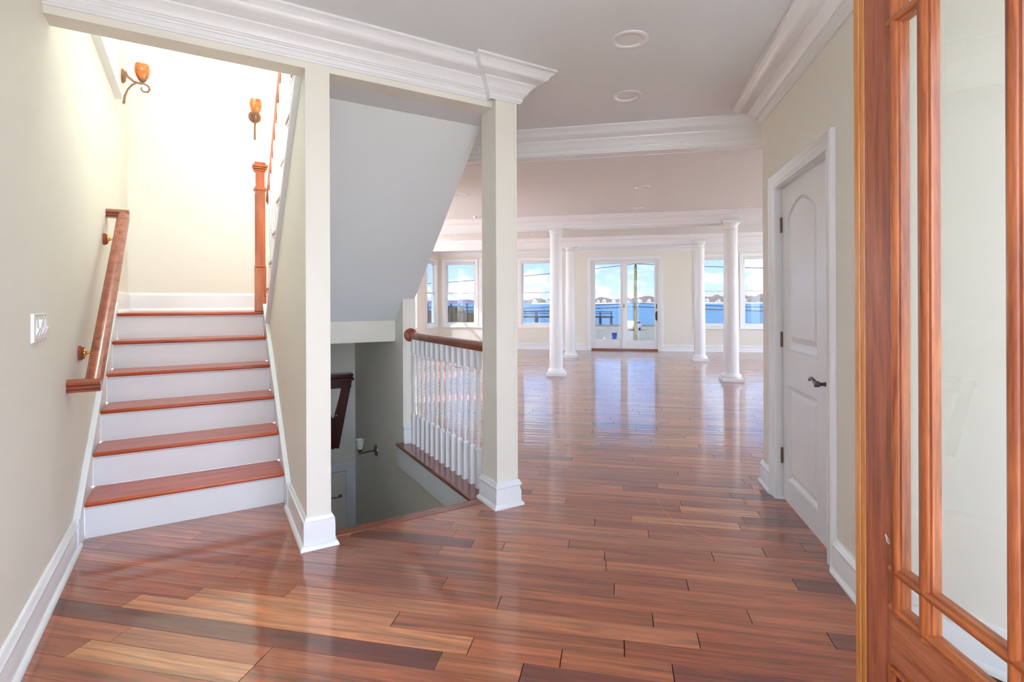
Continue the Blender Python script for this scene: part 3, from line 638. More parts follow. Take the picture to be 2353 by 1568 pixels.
c = B(); c.hexa([(0.012, -0.14, 0.12), (0.012, -0.62, 0.12), (0.012, -0.62, 0.24), (0.012, -0.14, 0.24)], [(0.002, -0.17, 0.15), (0.002, -0.59, 0.15), (0.002, -0.59, 0.21), (0.002, -0.17, 0.21)]); c.part('raised_field', 'door_rail', root)
c = B(); c.sweep([(0, 0), (0, 0.010), (-0.006, 0.013), (-0.012, 0.010), (-0.016, 0.004), (-0.02, 0)], [(0.0, -0.12, 0.10), (0.0, -0.12, 0.26), (0.0, -0.64, 0.26), (0.0, -0.64, 0.10)], (-1, 0, 0), closed=True); c.part('panel_moulding', 'door_mould', root)
# moulded muntins (each a bead profile) and glazing beads round the field
def bead(b, a, q, wd, nrm=(-1, 0, 0)):
    h = wd / 2; pr = [(-h, 0), (-h, 0.006), (-h * 0.72, 0.008), (-h * 0.62, 0.013), (-h * 0.2, 0.018), (h * 0.2, 0.018), (h * 0.62, 0.013), (h * 0.72, 0.008), (h, 0.006), (h, 0)]
    b.sweep(pr, [a, q], nrm)
GX = 0.016                                  # plane of the glass
def muntin_v(w, z0, z1, wd, nm):
    c = B(); W(c, w - wd * 0.3, w + wd * 0.3, 0.006, TH - 0.004, z0, z1); bead(c, (0.008, -w, z0), (0.008, -w, z1), wd); c.part(nm, 'door_mould', root, smooth=True)
def muntin_h(z, w0, w1, wd, nm):
    c = B(); W(c, w0, w1, 0.006, TH - 0.004, z - wd * 0.3, z + wd * 0.3); bead(c, (0.008, -w0, z), (0.008, -w1, z), wd); c.part(nm, 'door_mould_h', root, smooth=True)
muntin_v(0.141, 0.41, 2.30, 0.042, 'glazing_bead'); muntin_v(0.619, 0.41, 2.30, 0.042, 'glazing_bead')
muntin_h(0.424, 0.12, 0.64, 0.03, 'glazing_bead'); muntin_h(2.285, 0.12, 0.64, 0.03, 'glazing_bead')
muntin_v(0.250, 0.41, 2.30, 0.048, 'muntin'); muntin_v(0.506, 0.41, 2.30, 0.040, 'muntin')
for z in (0.533, 2.095): muntin_h(z, 0.12, 0.64, 0.034, 'muntin')
for w0, w1 in ((0.13, 0.25), (0.25, 0.506), (0.506, 0.63)):
    for z0, z1 in ((0.415, 0.533), (0.533, 2.095), (2.095, 2.29)):
        c = B(); W(c, w0, w1, GX, GX + 0.005, z0, z1); c.part('pane', 'clear', root)
c = B(); c.tube([(-0.002, -0.098, 0.620), (-0.002, -0.103, 0.612), (-0.002, -0.106, 0.603), (-0.002, -0.114, 0.600), (-0.002, -0.116, 0.606), (-0.002, -0.107, 0.616), (-0.002, -0.099, 0.622)], 0.0012, 6); c.part('paint_chip', 'plastic', root)

# ---- basement door at the foot of the well
root = thing('door_4', None, None, (1.1, 6.45, -2.6), st=True, kind='structure')
c = B(); c.sweep([(-a * 1.15, q) for a, q in cas], [(0.63, 6.45, -2.6), (0.63, 6.45, -0.63), (1.543, 6.45, -0.63), (1.543, 6.45, -2.6)], (0, -1, 0)); c.part('casing', 'trim', root, smooth=True)
c = B(); c.box(0.74, 1.43, 6.435, 6.449, -2.58, -0.745); lf = c.part('leaf', 'wall', root, bev=0.002)
c = B(); c.lathe([(0.022, 0), (0.022, 0.006), (0.008, 0.01), (0.008, 0.04)], (1.36, 6.435, -1.03), (0, -1, 0), 14); c.tube([(1.36, 6.395, -1.03), (1.25, 6.392, -1.025)], 0.008, 8); c.part('handle', 'nickel', lf, smooth=True)

# ================================================================== STAIRS
RISE, RUN, SF = 0.2045, 0.286, 3.631
root = thing('staircase', 'lower flight of six white risers with varnished reddish treads up to the landing', 'staircase', (0, 3.65, 0), st=True)
for i in range(1, 7):
    s0 = SF + RUN * (i - 1); zt = RISE * i
    s1 = s0 + RUN + 0.04 if i < 6 else 6.15
    tr = 0.418 if i < 6 else 0.418
    c = B(); off = 0.026
    c.hexa([(TL(s0) + off, s0, zt - 0.027), (tr, s0, zt - 0.027), (tr, s1, zt - 0.027), (TL(s1) + (off if i < 6 else 0), s1, zt - 0.027)],
           [(TL(s0) + off, s0, zt), (tr, s0, zt), (tr, s1, zt), (TL(s1) + (off if i < 6 else 0), s1, zt)])
    if i == 6: c.box(0.418, 1.598, 5.03, 6.15, zt - 0.027, zt)
    c.part('tread' if i < 6 else 'landing', 'tread', root, bev=0.011)
    c = B(); c.hexa([(TL(s0) + off, s0 + 0.03, RISE * (i - 1) + 0.0), (tr, s0 + 0.03, RISE * (i - 1)), (tr, s0 + 0.048, RISE * (i - 1)), (TL(s0) + off, s0 + 0.048, RISE * (i - 1))],
                    [(TL(s0) + off, s0 + 0.03, zt - 0.0272), (tr, s0 + 0.03, zt - 0.0272), (tr, s0 + 0.048, zt - 0.0272), (TL(s0) + off, s0 + 0.048, zt - 0.0272)]); rs = c.part('riser', 'riser', root)
    c = B(); c.sweep([(0, 0), (0.014, 0), (0.012, -0.006), (0.006, -0.012), (0, -0.015)], [(tr, s0 + 0.03, zt - 0.0272), (TL(s0) + off, s0 + 0.03, zt - 0.0272)]); c.part('scotia', 'riser', rs)
def skirt(face0, face1, nm, xl):            # boards along both walls, T given by functions of s
    c = B(); pts = [(3.50, 0.0), (3.50, 0.168), (5.08, 0.168 + 0.715 * 1.56), (5.12, 1.215), (5.12, 1.0), (3.9, 0.0)]
    n = len(pts); vs = [(face0(s), s, z) for s, z in pts] + [(face1(s), s, z) for s, z in pts]
    c.add(vs, [tuple(range(n))[::-1], tuple(range(n, 2 * n))] + [(i, (i + 1) % n, n + (i + 1) % n, n + i) for i in range(n)]); sk = c.part(nm, 'trim', root)
    c = B(); s0, s1 = 3.50, 5.08; za, zb_ = 0.168, 0.168 + 0.715 * 1.58
    c.hexa([(face0(s0), s0, za - 0.006), (xl(s0), s0, za - 0.006), (xl(s1), s1, zb_ - 0.006), (face0(s1), s1, zb_ - 0.006)],
           [(face0(s0), s0, za + 0.012), (xl(s0), s0, za + 0.012), (xl(s1), s1, zb_ + 0.012), (face0(s1), s1, zb_ + 0.012)]); c.part('cap_moulding', 'trim', sk, bev=0.003)
skirt(lambda s: TL(s), lambda s: TL(s) + 0.025, 'skirt_board', lambda s: TL(s) + 0.031)
skirt(lambda s: 0.4415, lambda s: 0.4185, 'skirt_board', lambda s: 0.411)

# ---- baluster (shared)
def baluster_geo(zb, zt, blk=0.28, topblk=0.13):
    b = B(); h = 0.02
    b.box(-h, h, -h, h, zb, zb + blk - 0.012)
    z0 = zb + blk - 0.012; z1 = zt - topblk; zring = zb + 0.40
    b.add([(-h, -h, z0), (h, -h, z0), (h, h, z0), (-h, h, z0), (-0.012, -0.012, z0 + 0.014), (0.012, -0.012, z0 + 0.014), (0.012, 0.012, z0 + 0.014), (-0.012, 0.012, z0 + 0.014)],
          [(0, 1, 5, 4), (1, 2, 6, 5), (2, 3, 7, 6), (3, 0, 4, 7)])
    b.lathe([(0.011, z0 + 0.008), (0.010, z0 + 0.03), (0.012, z0 + 0.06), (0.016, zring - 0.03), (0.018, zring - 0.012), (0.014, zring - 0.006), (0.017, zring), (0.017, zring + 0.004)], seg=14)
    rings = 110; seg = 20; vs = []; fs = []
    for i in range(rings + 1):
        z = zring + 0.004 + (z1 - 0.03 - zring - 0.004) * i / rings
        for j in range(seg):
            a = 2 * PI * j / seg; r = 0.0158 + 0.0013 * math.cos(4 * a - z * 190)
            vs.append((r * math.cos(a), r * math.sin(a), z))
    for i in range(rings):
        for j in range(seg): k = (j + 1) % seg; fs.append((i * seg + j, i * seg + k, (i + 1) * seg + k, (i + 1) * seg + j))
    b.add(vs, fs)
    b.lathe([(0.015, z1 - 0.032), (0.018, z1 - 0.028), (0.020, z1 - 0.020), (0.015, z1 - 0.016), (0.019, z1 - 0.008), (0.019, z1 - 0.001)], seg=14)
    b.box(-h, h, -h, h, z1, zt)
    return b
# ---- balustrade along the stairwell
bal_T, rail_z = 1.627, 1.0
root = thing('balustrade', 'white twisted balusters with a dark cherry handrail along the open stairwell', 'balustrade', (bal_T, 3.9, 0.001), st=True)
me = baluster_geo(0.0, rail_z - 0.035).mesh('baluster', 'trim', (0, 0, 0), smooth=True); me.set_sharp_from_angle(angle=math.radians(38))
for i in range(13):
    o = bpy.data.objects.new('baluster', me); C.objects.link(o); o.parent = root; o.location = (0, 3.225 + 0.1098 * i + 0.02 - 3.9, 0)
railp = [(-0.020, -0.036), (0.020, -0.036), (0.022, -0.016), (0.029, -0.008), (0.030, 0.006), (0.026, 0.014), (0.018, 0.024), (0.008, 0.030), (-0.008, 0.030), (-0.018, 0.024), (-0.026, 0.014), (-0.030, 0.006), (-0.029, -0.008), (-0.022, -0.016)]
c = B(); c.sweep(railp, [(bal_T, 3.06, rail_z), (bal_T, 4.615, rail_z)]); c.part('handrail', 'rail', root, smooth=True)
c = B(); c.lathe([(0.062, 0.0), (0.062, 0.010), (0.056, 0.016), (0.0, 0.018)], (bal_T - 0.01, 4.63, rail_z), (0, -1, 0), 32); c.part('rosette', 'rail', root, smooth=True)
# white fascia under the nosing
b = B(); b.box(1.498, 1.545, 3.07, 4.66, -0.205, -0.027); b.top('trim_7', 'trim', st=True, bev=0.002, **S_)
# ---- square post
root = thing('square_post', 'square cream post with white stepped base at the stairwell corner', 'post', (1.638, 2.957, 0), st=True)
c = B(); c.box(1.565, 1.711, 2.857, 3.057, 0, CEIL - 0.15); c.part('shaft', 'wall', root)
for t0, t1 in ((1.562, 1.584), (1.694, 1.714)):
    c = B(); c.box(t0, t1, 2.853, 2.858, 0.16, CEIL - 0.17); c.part('corner_bead', 'wall', root, bev=0.002)
c = B(); c.box(1.56, 1.5655, 2.853, 2.878, 0.16, CEIL - 0.17); c.part('corner_bead', 'wall', root)
c = B(); c.sweep(basep, [(1.565, 2.857, 0), (1.565, 3.057, 0), (1.711, 3.057, 0), (1.711, 2.857, 0)], closed=True); c.part('base_moulding', 'trim', root, smooth=True)

# ---- upper flight
root = thing('upper_staircase', 'upper flight of white stair ends and twisted balusters rising from the landing newel', 'staircase', (0.45, 5.06, 1.227), st=True)
U = [(4.907 - 0.2655 * i, 1.227 + RISE * (i + 1)) for i in range(8)]
for i, (s, z) in enumerate(U):
    c = B(); c.box(0.420, 0.60, s - 0.285, s, z - 0.025, z); c.part('tread', 'upper_tread', root, bev=0.011)
    c = B(); c.box(0.425, 0.442, s - 0.262, s - 0.012, z - 0.046, z - 0.0275); c.part('tread_bracket', 'trim', root, bev=0.004)
    c = B(); c.box(0.46, 0.60, s - 0.045, s - 0.03, z - RISE + 0.0, z - 0.0275); c.part('riser', 'riser', root)
    zl = lambda q: 1.30 + (4.71 - q) * 0.79
    c = B(); c.prism([(s - 0.03, z - 0.0275), (s - 0.03 - 0.2655, z - 0.0275), (s - 0.03 - 0.2655, max(1.0, zl(s - 0.2955))), (s - 0.03, zl(s - 0.03))], 0.430, 0.459, 0); c.part('stringer_piece', 'trim', root)
c = B(); a0, a1 = 4.98, 2.80
c.hexa([(0.418, a0, zl(a0) - 0.075), (0.458, a0, zl(a0) - 0.075), (0.458, a1, zl(a1) - 0.075), (0.418, a1, zl(a1) - 0.075)], [(0.418, a0, zl(a0) + 0.0), (0.458, a0, zl(a0) + 0.0), (0.458, a1, zl(a1) + 0.0), (0.418, a1, zl(a1) + 0.0)]); c.part('stringer_band', 'trim', root, bev=0.004)
c = B(); c.hexa([(0.410, a0, zl(a0) - 0.075), (0.425, a0, zl(a0) - 0.075), (0.425, a1, zl(a1) - 0.075), (0.410, a1, zl(a1) - 0.075)], [(0.410, a0, zl(a0) - 0.045), (0.425, a0, zl(a0) - 0.045), (0.425, a1, zl(a1) - 0.045), (0.410, a1, zl(a1) - 0.045)]); c.part('stringer_bead', 'trim', root, bev=0.004)
me2_ = baluster_geo(0.0, 0.83).mesh('baluster', 'trim', (0, 0, 0), smooth=True); me2_.set_sharp_from_angle(angle=math.radians(38))
for i, (s, z) in enumerate(U):
    for q in (0.06, 0.19):
        o = bpy.data.objects.new('baluster', me2_); C.objects.link(o); o.parent = root; o.location = (0.462 - 0.45, s - q - 5.06, z - 1.227 + (0.0 if q < 0.1 else 0.0)); o.scale = (1, 1, 1.0 if q < 0.1 else 1.135)
sl = RISE / 0.2655
c = B(); c.sweep(railp, [(0.462, 5.0, 1.227 + 0.97), (0.462, 2.8, 1.227 + 0.97 + 2.2 * sl)], (0, sl / math.hypot(1, sl), 1 / math.hypot(1, sl))); c.part('handrail', 'rail', root, smooth=True)
nx, ny = 0.395, 5.105
c = B(); c.box(nx - 0.046, nx + 0.046, ny - 0.046, ny + 0.046, 1.228, 1.615); nw = c.part('newel_post', 'newel', root, bev=0.004, label='square panelled varnished newel post')
c = B(); c.box(nx - 0.036, nx + 0.036, ny - 0.036, ny + 0.036, 1.615, 2.53)
c.part('newel_shaft', 'newel', nw, bev=0.003)
c = B()
for sx, sy in ((1, 0), (-1, 0), (0, -1)):
    for q in (-0.026, 0.026):
        if sx: c.box(nx + sx * 0.036, nx + sx * 0.040, ny + q - 0.008, ny + q + 0.008, 1.63, 2.28)
        else: c.box(nx + q - 0.008, nx + q + 0.008, ny - 0.040, ny - 0.036, 1.63, 2.28)
c.part('newel_panel_stiles', 'newel', nw)
for z, wd, h in ((1.618, 0.045, 0.02), (2.30, 0.052, 0.02), (2.318, 0.044, 0.014), (2.47, 0.046, 0.016), (2.488, 0.056, 0.016), (2.506, 0.062, 0.02), (2.530, 0.046, 0.02)):
    c = B(); c.box(nx - wd, nx + wd, ny - wd, ny + wd, z, z + h); c.part('newel_moulding', 'newel', nw, bev=0.005)

# ---- wall handrail on the left wall
RS0, RS1, RZ0 = 3.375, 4.745, 0.895; rsl = 0.783
def RT(s): return TL(s) + 0.104
root = thing('stair_handrail', 'varnished wooden handrail returning to the left wall beside the lower flight', 'handrail', (TL(3.9), 3.9, 1.3), st=True)
wr = [(-0.033, -0.036), (0.033, -0.036), (0.033, -0.026), (0.024, -0.018), (0.024, -0.006), (0.034, 0.002), (0.035, 0.012), (0.028, 0.020), (0.014, 0.028), (-0.014, 0.028), (-0.028, 0.020), (-0.035, 0.012), (-0.034, 0.002), (-0.024, -0.006), (-0.024, -0.018), (-0.033, -0.026)]
nn = Vector((0, -rsl, 1)).normalized()
c = B(); c.sweep(wr, [(RT(RS0), RS0, RZ0), (RT(RS1), RS1, RZ0 + (RS1 - RS0) * rsl)], tuple(nn)); c.part('rail', 'rail', root, smooth=True)
MAT['rail_x'] = wood('varnished_rail_wood_cross', srgb(112, 40, 20), srgb(166, 80, 50), axis=0, rough=0.26, coat=0.6)
c = B(); c.sweep(wr, [(TL(RS0), RS0, RZ0 - 0.005), (RT(RS0) + 0.033, RS0, RZ0 - 0.005)]); c.part('wall_return', 'rail_x', root, smooth=True)
c = B(); ze = RZ0 + (RS1 - RS0) * rsl; c.sweep(wr, [(TL(RS1), RS1, ze - 0.002), (RT(RS1) + 0.033, RS1, ze - 0.002)]); c.part('wall_return', 'rail_x', root, smooth=True)
for s, z in ((3.68, 1.028), (4.60, 1.757)):
    c = B(); c.lathe([(0.042, 0.0), (0.042, 0.012), (0.036, 0.018), (0.032, 0.026), (0.0, 0.027)], (TL(s), s, z), (1, 0, 0), 24); br = c.part('bracket_rosette', 'rail', root, smooth=True)
    c = B(); c.lathe([(0.024, 0.0), (0.023, 0.004), (0.014, 0.007), (0.010, 0.012), (0, 0.013)], (TL(s) + 0.026, s, z), (1, 0, 0), 18); zr = RZ0 + (s - RS0) * rsl - 0.04
    c.tube([(TL(s) + 0.034, s, z), (TL(s) + 0.07, s, z + 0.006), (TL(s) + 0.096, s + 0.004, z + 0.03), (RT(s), s + 0.006, zr + 0.01)], [0.009, 0.007, 0.0065, 0.0065], 10); c.part('bracket_arm', 'brass', br, smooth=True)

# ================================================================== COLUMNS
def column(x, y, H, label):
    root = thing('column', label, 'column', (x, y, 0), group='round white columns of the lounge')
    c = B(); c.box(x - 0.165, x + 0.165, y - 0.165, y + 0.165, 0, 0.055); c.part('plinth', 'trim', root, bev=0.003)
    c = B(); c.lathe([(0.150, 0.055), (0.158, 0.075), (0.158, 0.090), (0.150, 0.108), (0.134, 0.112), (0.128, 0.125), (0.122, 0.14)], (x, y, 0), seg=40); c.part('torus', 'trim', root, smooth=True)
    c = B(); hs = H - 0.15; c.lathe([(0.121, 0.138), (0.119, 0.3), (0.118, 0.8), (0.114, 1.4), (0.108, 2.0), (0.103, hs)], (x, y, 0), seg=40); c.part('shaft', 'trim', root, smooth=True)
    c = B(); c.lathe([(0.103, hs), (0.116, hs + 0.003), (0.118, hs + 0.012), (0.105, hs + 0.018), (0.104, hs + 0.06), (0.112, hs + 0.066), (0.116, hs + 0.08), (0.130, hs + 0.094), (0.138, hs + 0.105)], (x, y, 0), seg=40); c.part('capital', 'trim', root, smooth=True)
    c = B(); c.box(x - 0.142, x + 0.142, y - 0.142, y + 0.142, H - 0.045, H); c.part('abacus', 'trim', root, bev=0.003)
column(-1.068, 9.135, 2.621, 'round white column, nearer one left of the patio door')
column(-1.09, 12.18, 2.639, 'round white column, farther one left of the patio door')
column(1.772, 11.99, 2.639, 'round white column, farther one right of the patio door')
column(1.822, 9.02, 2.621, 'round white column nearest the white two-panel door')

# ================================================================== LIGHTS, SWITCHES, SCONCES
canlab = ['recessed ceiling light nearest the camera in the hall', 'second recessed ceiling light in the hall, before the first beam', 'recessed light just beyond the first beam, over the middle',
          'recessed light just before the second beam, over the middle', 'recessed light above the right-hand near column', 'recessed light between second and third beams, over the patio door',
          'recessed light between second and third beams, behind the left columns', 'recessed light left of the square post, beyond the first beam', 'recessed light far left between the second and third beams']
can_me = None
for (x, y), lb in zip(CANS, canlab):
    root = thing('recessed_light', lb, 'ceiling light', (x, y, CEIL), group='recessed ceiling lights')
    if can_me is None:
        c = B(); c.lathe([(0.105, 0.001), (0.105, -0.004), (0.098, -0.007), (0.076, -0.007), (0.071, -0.002), (0.071, 0.003)], (x, y, CEIL), seg=40); m1 = c.mesh('trim_ring', 'trim', (x, y, CEIL), True); m1.set_sharp_from_angle(angle=0.9)
        c = B(); c.lathe([(0.0715, 0.002), (0.070, 0.05), (0.062, 0.11), (0.055, 0.14), (0.0, 0.141)], (x, y, CEIL), seg=40); m2 = c.mesh('baffle', 'ceil', (x, y, CEIL), True); m2.set_sharp_from_angle(angle=0.9)
        can_me = (m1, m2)
    for nm, me in zip(('trim_ring', 'baffle'), can_me):
        o = bpy.data.objects.new(nm, me); C.objects.link(o); o.parent = root
# smoke detector
root = thing('smoke_detector', 'small round white smoke detector on the ceiling left of the post', 'smoke detector', (-2.35, 8.55, CEIL))
c = B(); c.lathe([(0.065, 0), (0.065, -0.012), (0.058, -0.03), (0.03, -0.036), (0, -0.036)], (-2.35, 8.55, CEIL), seg=28); c.part('body', 'plastic', root, smooth=True)
c = B(); c.box(-2.37, -2.33, 8.487, 8.49, CEIL - 0.025, CEIL - 0.015); c.part('vent', 'black', root)
# four-gang switch
root = thing('light_switch', 'four-gang white switch plate on the left wall before the handrail', 'switch', (TL(2.81), 2.81, 1.205), st=True)
c = B(); c.hexa([(TL(2.70), 2.70, 1.145), (TL(2.925), 2.925, 1.145), (TL(2.925), 2.925, 1.263), (TL(2.70), 2.70, 1.263)], [(TL(2.70) + 0.010, 2.704, 1.149), (TL(2.925) + 0.010, 2.921, 1.149), (TL(2.925) + 0.010, 2.921, 1.259), (TL(2.70) + 0.010, 2.704, 1.259)]); c.part('plate', 'plastic', root)
for i in range(4):
    s = 2.741 + i * 0.0475; x = TL(s) + 0.0101; flip = (i != 1)
    c = B(); zA, zB = 1.170, 1.238
    if flip: sec = [(x, zA), (x + 0.011, zA + 0.030), (x + 0.003, zA + 0.036), (x + 0.002, zB), (x, zB)]
    else: sec = [(x, zA), (x + 0.002, zA), (x + 0.011, zB - 0.002), (x, zB)]
    n = len(sec); vs = [(q[0], s - 0.009, q[1]) for q in sec] + [(q[0], s + 0.009, q[1]) for q in sec]
    c.add(vs, [tuple(range(n))[::-1], tuple(range(n, 2 * n))] + [(k, (k + 1) % n, n + (k + 1) % n, n + k) for k in range(n)]); c.part('rocker', 'trim', root)
    for z in (1.155, 1.253):
        c = B(); c.lathe([(0.0028, 0), (0.0028, 0.0012)], (x - 0.0003, s, z), (1, 0, 0), 10); c.part('screw', 'hinge', root)
def wallplate(name, x, z, wd, h, label, cat, n, rocker):
    root = thing(name, label, cat, (x, YF, z))
    c = B(); c.box(x - wd / 2, x + wd / 2, YF - 0.008, YF, z - h / 2, z + h / 2); c.part('plate', 'plastic', root, bev=0.003)
    for i in range(n):
        xx = x + (i - (n - 1) / 2) * 0.05
        c = B(); c.box(xx - 0.016, xx + 0.016, YF - 0.012, YF - 0.008, z - 0.034, z + 0.034); c.part('rocker' if rocker else 'socket', 'trim', root, bev=0.002)
wallplate('light_switch', -0.988, 1.27, 0.20, 0.118, 'white multi-gang switch plate left of the patio door', 'switch', 3, True)
wallplate('power_outlet', 1.745, 0.385, 0.08, 0.125, 'white outlet on the far wall right of the patio door', 'outlet', 1, False)
wallplate('power_outlet', 1.935, 0.39, 0.08, 0.125, 'white outlet half hidden by the farther right column', 'outlet', 1, False)
wallplate('power_outlet', -4.204, 0.462, 0.08, 0.125, 'white outlet under the window behind the stairwell balusters', 'outlet', 1, False)

def sconce(label, org, out, side):
    """amber sconce: org on the wall, out = unit vector off the wall, z up; scroll arm in the (out, z) plane"""
    root = thing('glass_sconce', label, 'wall sconce', org, st=True, group='amber glass sconces over the landing')
    o = Vector(org); out = Vector(out)
    q = lambda r, z: tuple(o + out * r + Vector((0, 0, z)))
    c = B(); c.lathe([(0.060, 0), (0.060, 0.014), (0.052, 0.022), (0.046, 0.022), (0.040, 0.028), (0.0, 0.030)], org, tuple(out), 28); c.part('backplate', 'bronze', root, smooth=True)
    for t in (-0.03, 0.03):
        c = B(); p = o + out * 0.028 + out.cross(Vector((0, 0, 1))) * t; c.lathe([(0.005, 0), (0.004, 0.006), (0, 0.007)], tuple(p), tuple(out), 10)
        c.part('screw', 'bronze', root, smooth=True)
    pts = [q(0.028, 0.02), q(0.05, -0.005), q(0.085, -0.03), q(0.125, -0.038), q(0.165, -0.036), q(0.195, -0.052), q(0.205, -0.082), q(0.188, -0.108), q(0.158, -0.110), q(0.140, -0.090), q(0.146, -0.072)]
    c = B(); c.tube(pts, [0.006, 0.007, 0.009, 0.010, 0.009, 0.009, 0.0085, 0.008, 0.007, 0.006, 0.005], 10); c.part('scroll_arm', 'bronze', root, smooth=True)
    pts = [q(0.105, -0.04), q(0.075, -0.065), q(0.045, -0.11), q(0.022, -0.175), q(0.014, -0.245)]
    c = B(); c.tube(pts, [0.008, 0.008, 0.0075, 0.009, 0.010], 10); c.part('tail', 'bronze', root, smooth=True)
    pts = [q(0.030, 0.05), q(0.040, 0.02), q(0.055, 0.0), q(0.085, -0.02)]
    c = B(); c.tube(pts, [0.004, 0.006, 0.006, 0.006], 8); c.part('leaf_spur', 'bronze', root, smooth=True)
    cx_ = q(0.150, -0.03)
    c = B(); c.lathe([(0.010, 0), (0.016, 0.006), (0.032, 0.024), (0.034, 0.032), (0.0, 0.033)], cx_, (0, 0, 1), 24); c.part('cup_holder', 'bronze', root, smooth=True)
    c = B(); prof = [(0.033, 0.030), (0.046, 0.050), (0.056, 0.078), (0.060, 0.110), (0.058, 0.140), (0.053, 0.163), (0.049, 0.163), (0.053, 0.138), (0.055, 0.110), (0.051, 0.080), (0.040, 0.054), (0.0, 0.036)]
    c.lathe(prof, cx_, (0, 0, 1), 32); c.part('glass_shade', 'amber', root, smooth=True, label='swirled amber glass cup')
sconce('amber glass sconce on the left wall beside the upstairs window', (TL(5.72), 5.72, 3.33), (1, 0, 0), 1)
sconce('amber glass sconce on the landing wall beside the upper balusters', (0.427, 6.15, 3.29), (0, -1, 0), 1)

# unseen fill lamp, added above the flights to brighten the stairwell
root = thing('stair_fill_lamp', 'unseen fill lamp added high over the stairs', 'fill lamp', (0.0, 4.2, 5.4), st=True)
c = B(); c.lathe([(0.17, 0), (0.17, -0.03), (0.15, -0.035), (0.0, -0.036)], (0.0, 4.2, 5.4), seg=28); c.part('base', 'nickel', root, smooth=True)
ll = bpy.data.lights.new('fill_bulb', 'POINT'); ll.energy = 11; ll.shadow_soft_size = 0.12; ll.color = (1.0, 0.95, 0.88)
lo_ = bpy.data.objects.new('fill_bulb', ll); C.objects.link(lo_); lo_.parent = root; lo_.location = (0, 0, -0.25)
# basement sconce on the well's side wall
o0 = (1.545, 5.53, -0.285)
root = thing('stairwell_sconce', 'white glass sconce with nickel arm on the stairwell wall', 'wall sconce', o0, st=True)
c = B(); c.lathe([(0.062, 0), (0.060, 0.008), (0.05, 0.013), (0.02, 0.018), (0.012, 0.03)], o0, (-1, 0, 0), 28); c.part('backplate', 'nickel', root, smooth=True)
c = B(); c.tube([(1.53, 5.53, -0.285), (1.40, 5.53, -0.292), (1.375, 5.53, -0.292)], [0.009, 0.009, 0.014], 12); c.lathe([(0.0, -0.02), (0.016, -0.012), (0.018, 0.004), (0.012, 0.012), (0.022, 0.02), (0.026, 0.034), (0.024, 0.04)], (1.372, 5.53, -0.285), (0, 0, 1), 20); c.part('arm', 'nickel', root, smooth=True)
c = B(); c.lathe([(0.024, 0.036), (0.034, 0.06), (0.038, 0.09), (0.044, 0.12), (0.052, 0.137), (0.048, 0.137), (0.038, 0.115), (0.032, 0.08), (0.0, 0.045)], (1.372, 5.53, -0.285), (0, 0, 1), 28); c.part('glass_shade', 'frost', root, smooth=True)

# tapered mahogany wall cabinet at the end of the well
root = thing('hanging_cabinet', 'dark mahogany tapered cabinet with glass and brass knob, half hidden in the stairwell', 'cabinet', (1.24, 6.45, -0.4), st=True)
yc0, yc1 = 6.30, 6.449
def taper(z): return 0.020 + (z + 0.42) / 0.80 * 0.205
c = B(); zc = [(-0.42), (0.375)]
body = [(1.25 - taper(-0.42), -0.42), (1.25 + taper(-0.42), -0.42), (1.25 + taper(0.375), 0.375), (1.25 - taper(0.375), 0.375)]
c.prism([(p[0], p[1]) for p in body], yc0 + 0.01, yc1, 1); c.part('body', 'cabinet', root)
def cbar(a, q, wd):
    c = B(); pr = [(-wd / 2, 0), (-wd / 2, 0.012), (wd / 2, 0.012), (wd / 2, 0)]; c.sweep(pr, [(a[0], yc0 + 0.01, a[1]), (q[0], yc0 + 0.01, q[1])], (0, -1, 0)); return c
k = 0.05
for sgn in (-1, 1): cbar((1.25 + sgn * (taper(-0.40) - 0.01), -0.41), (1.25 + sgn * (taper(0.37) - 0.055), 0.375), 0.11).part('door_stile', 'cabinet', root, bev=0.003)
cbar((1.25 - taper(0.34), 0.335), (1.25 + taper(0.34), 0.335), 0.09).part('door_rail', 'cabinet', root, bev=0.003)
c = B(); c.prism([(1.24, -0.05), (1.26, -0.05), (1.25 + taper(0.29) - 0.10, 0.29), (1.25 - taper(0.29) + 0.10, 0.29)], yc0 + 0.004, yc0 + 0.008, 1); c.part('glass', 'frost', root)
for z, ov, h in ((0.375, 0.022, 0.03), (0.405, 0.008, 0.02), (0.425, 0.014, 0.03)):
    c = B(); c.box(1.25 - taper(0.375) - ov, 1.25 + taper(0.375) + ov, yc0 - ov, yc1, z, z + h); c.part('crown', 'cabinet', root, bev=0.006)
c = B(); c.lathe([(0.007, 0), (0.006, 0.012), (0.013, 0.02), (0.015, 0.028), (0.008, 0.036), (0, 0.037)], (1.282, yc0 - 0.002, -0.02), (0, -1, 0), 16); c.tube([(1.282, yc0 - 0.01, -0.02), (1.31, yc0 - 0.02, -0.028)], 0.005, 8); c.part('knob', 'brass', root, smooth=True)

# ================================================================== OUTDOORS
GZ, WZ = -3.5, -5.2
MAT['asphalt'] = plain('tan_asphalt', srgb(150, 138, 122), 0.9, var=0.12, vscale=0.4)  # one tan-grey asphalt colour with random mottling
MAT['grass'] = plain('dry_lawn', srgb(168, 152, 84), 0.95, var=0.35, vscale=1.4)
MAT['paving'] = plain('grey_paving', srgb(176, 174, 170), 0.9, var=0.1)
MAT['sand'] = plain('beach_sand', srgb(238, 226, 204), 0.9, var=0.05, vscale=0.02)
MAT['hill'] = plain('bare_brown_woods', srgb(150, 122, 106), 0.95, var=0.22, vscale=0.05)
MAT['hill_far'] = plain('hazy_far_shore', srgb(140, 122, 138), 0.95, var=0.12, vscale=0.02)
MAT['house'] = plain('white_clapboard', srgb(240, 236, 228), 0.8, var=0.04)
MAT['house_grey'] = plain('grey_shingle', srgb(150, 146, 146), 0.85, var=0.08)
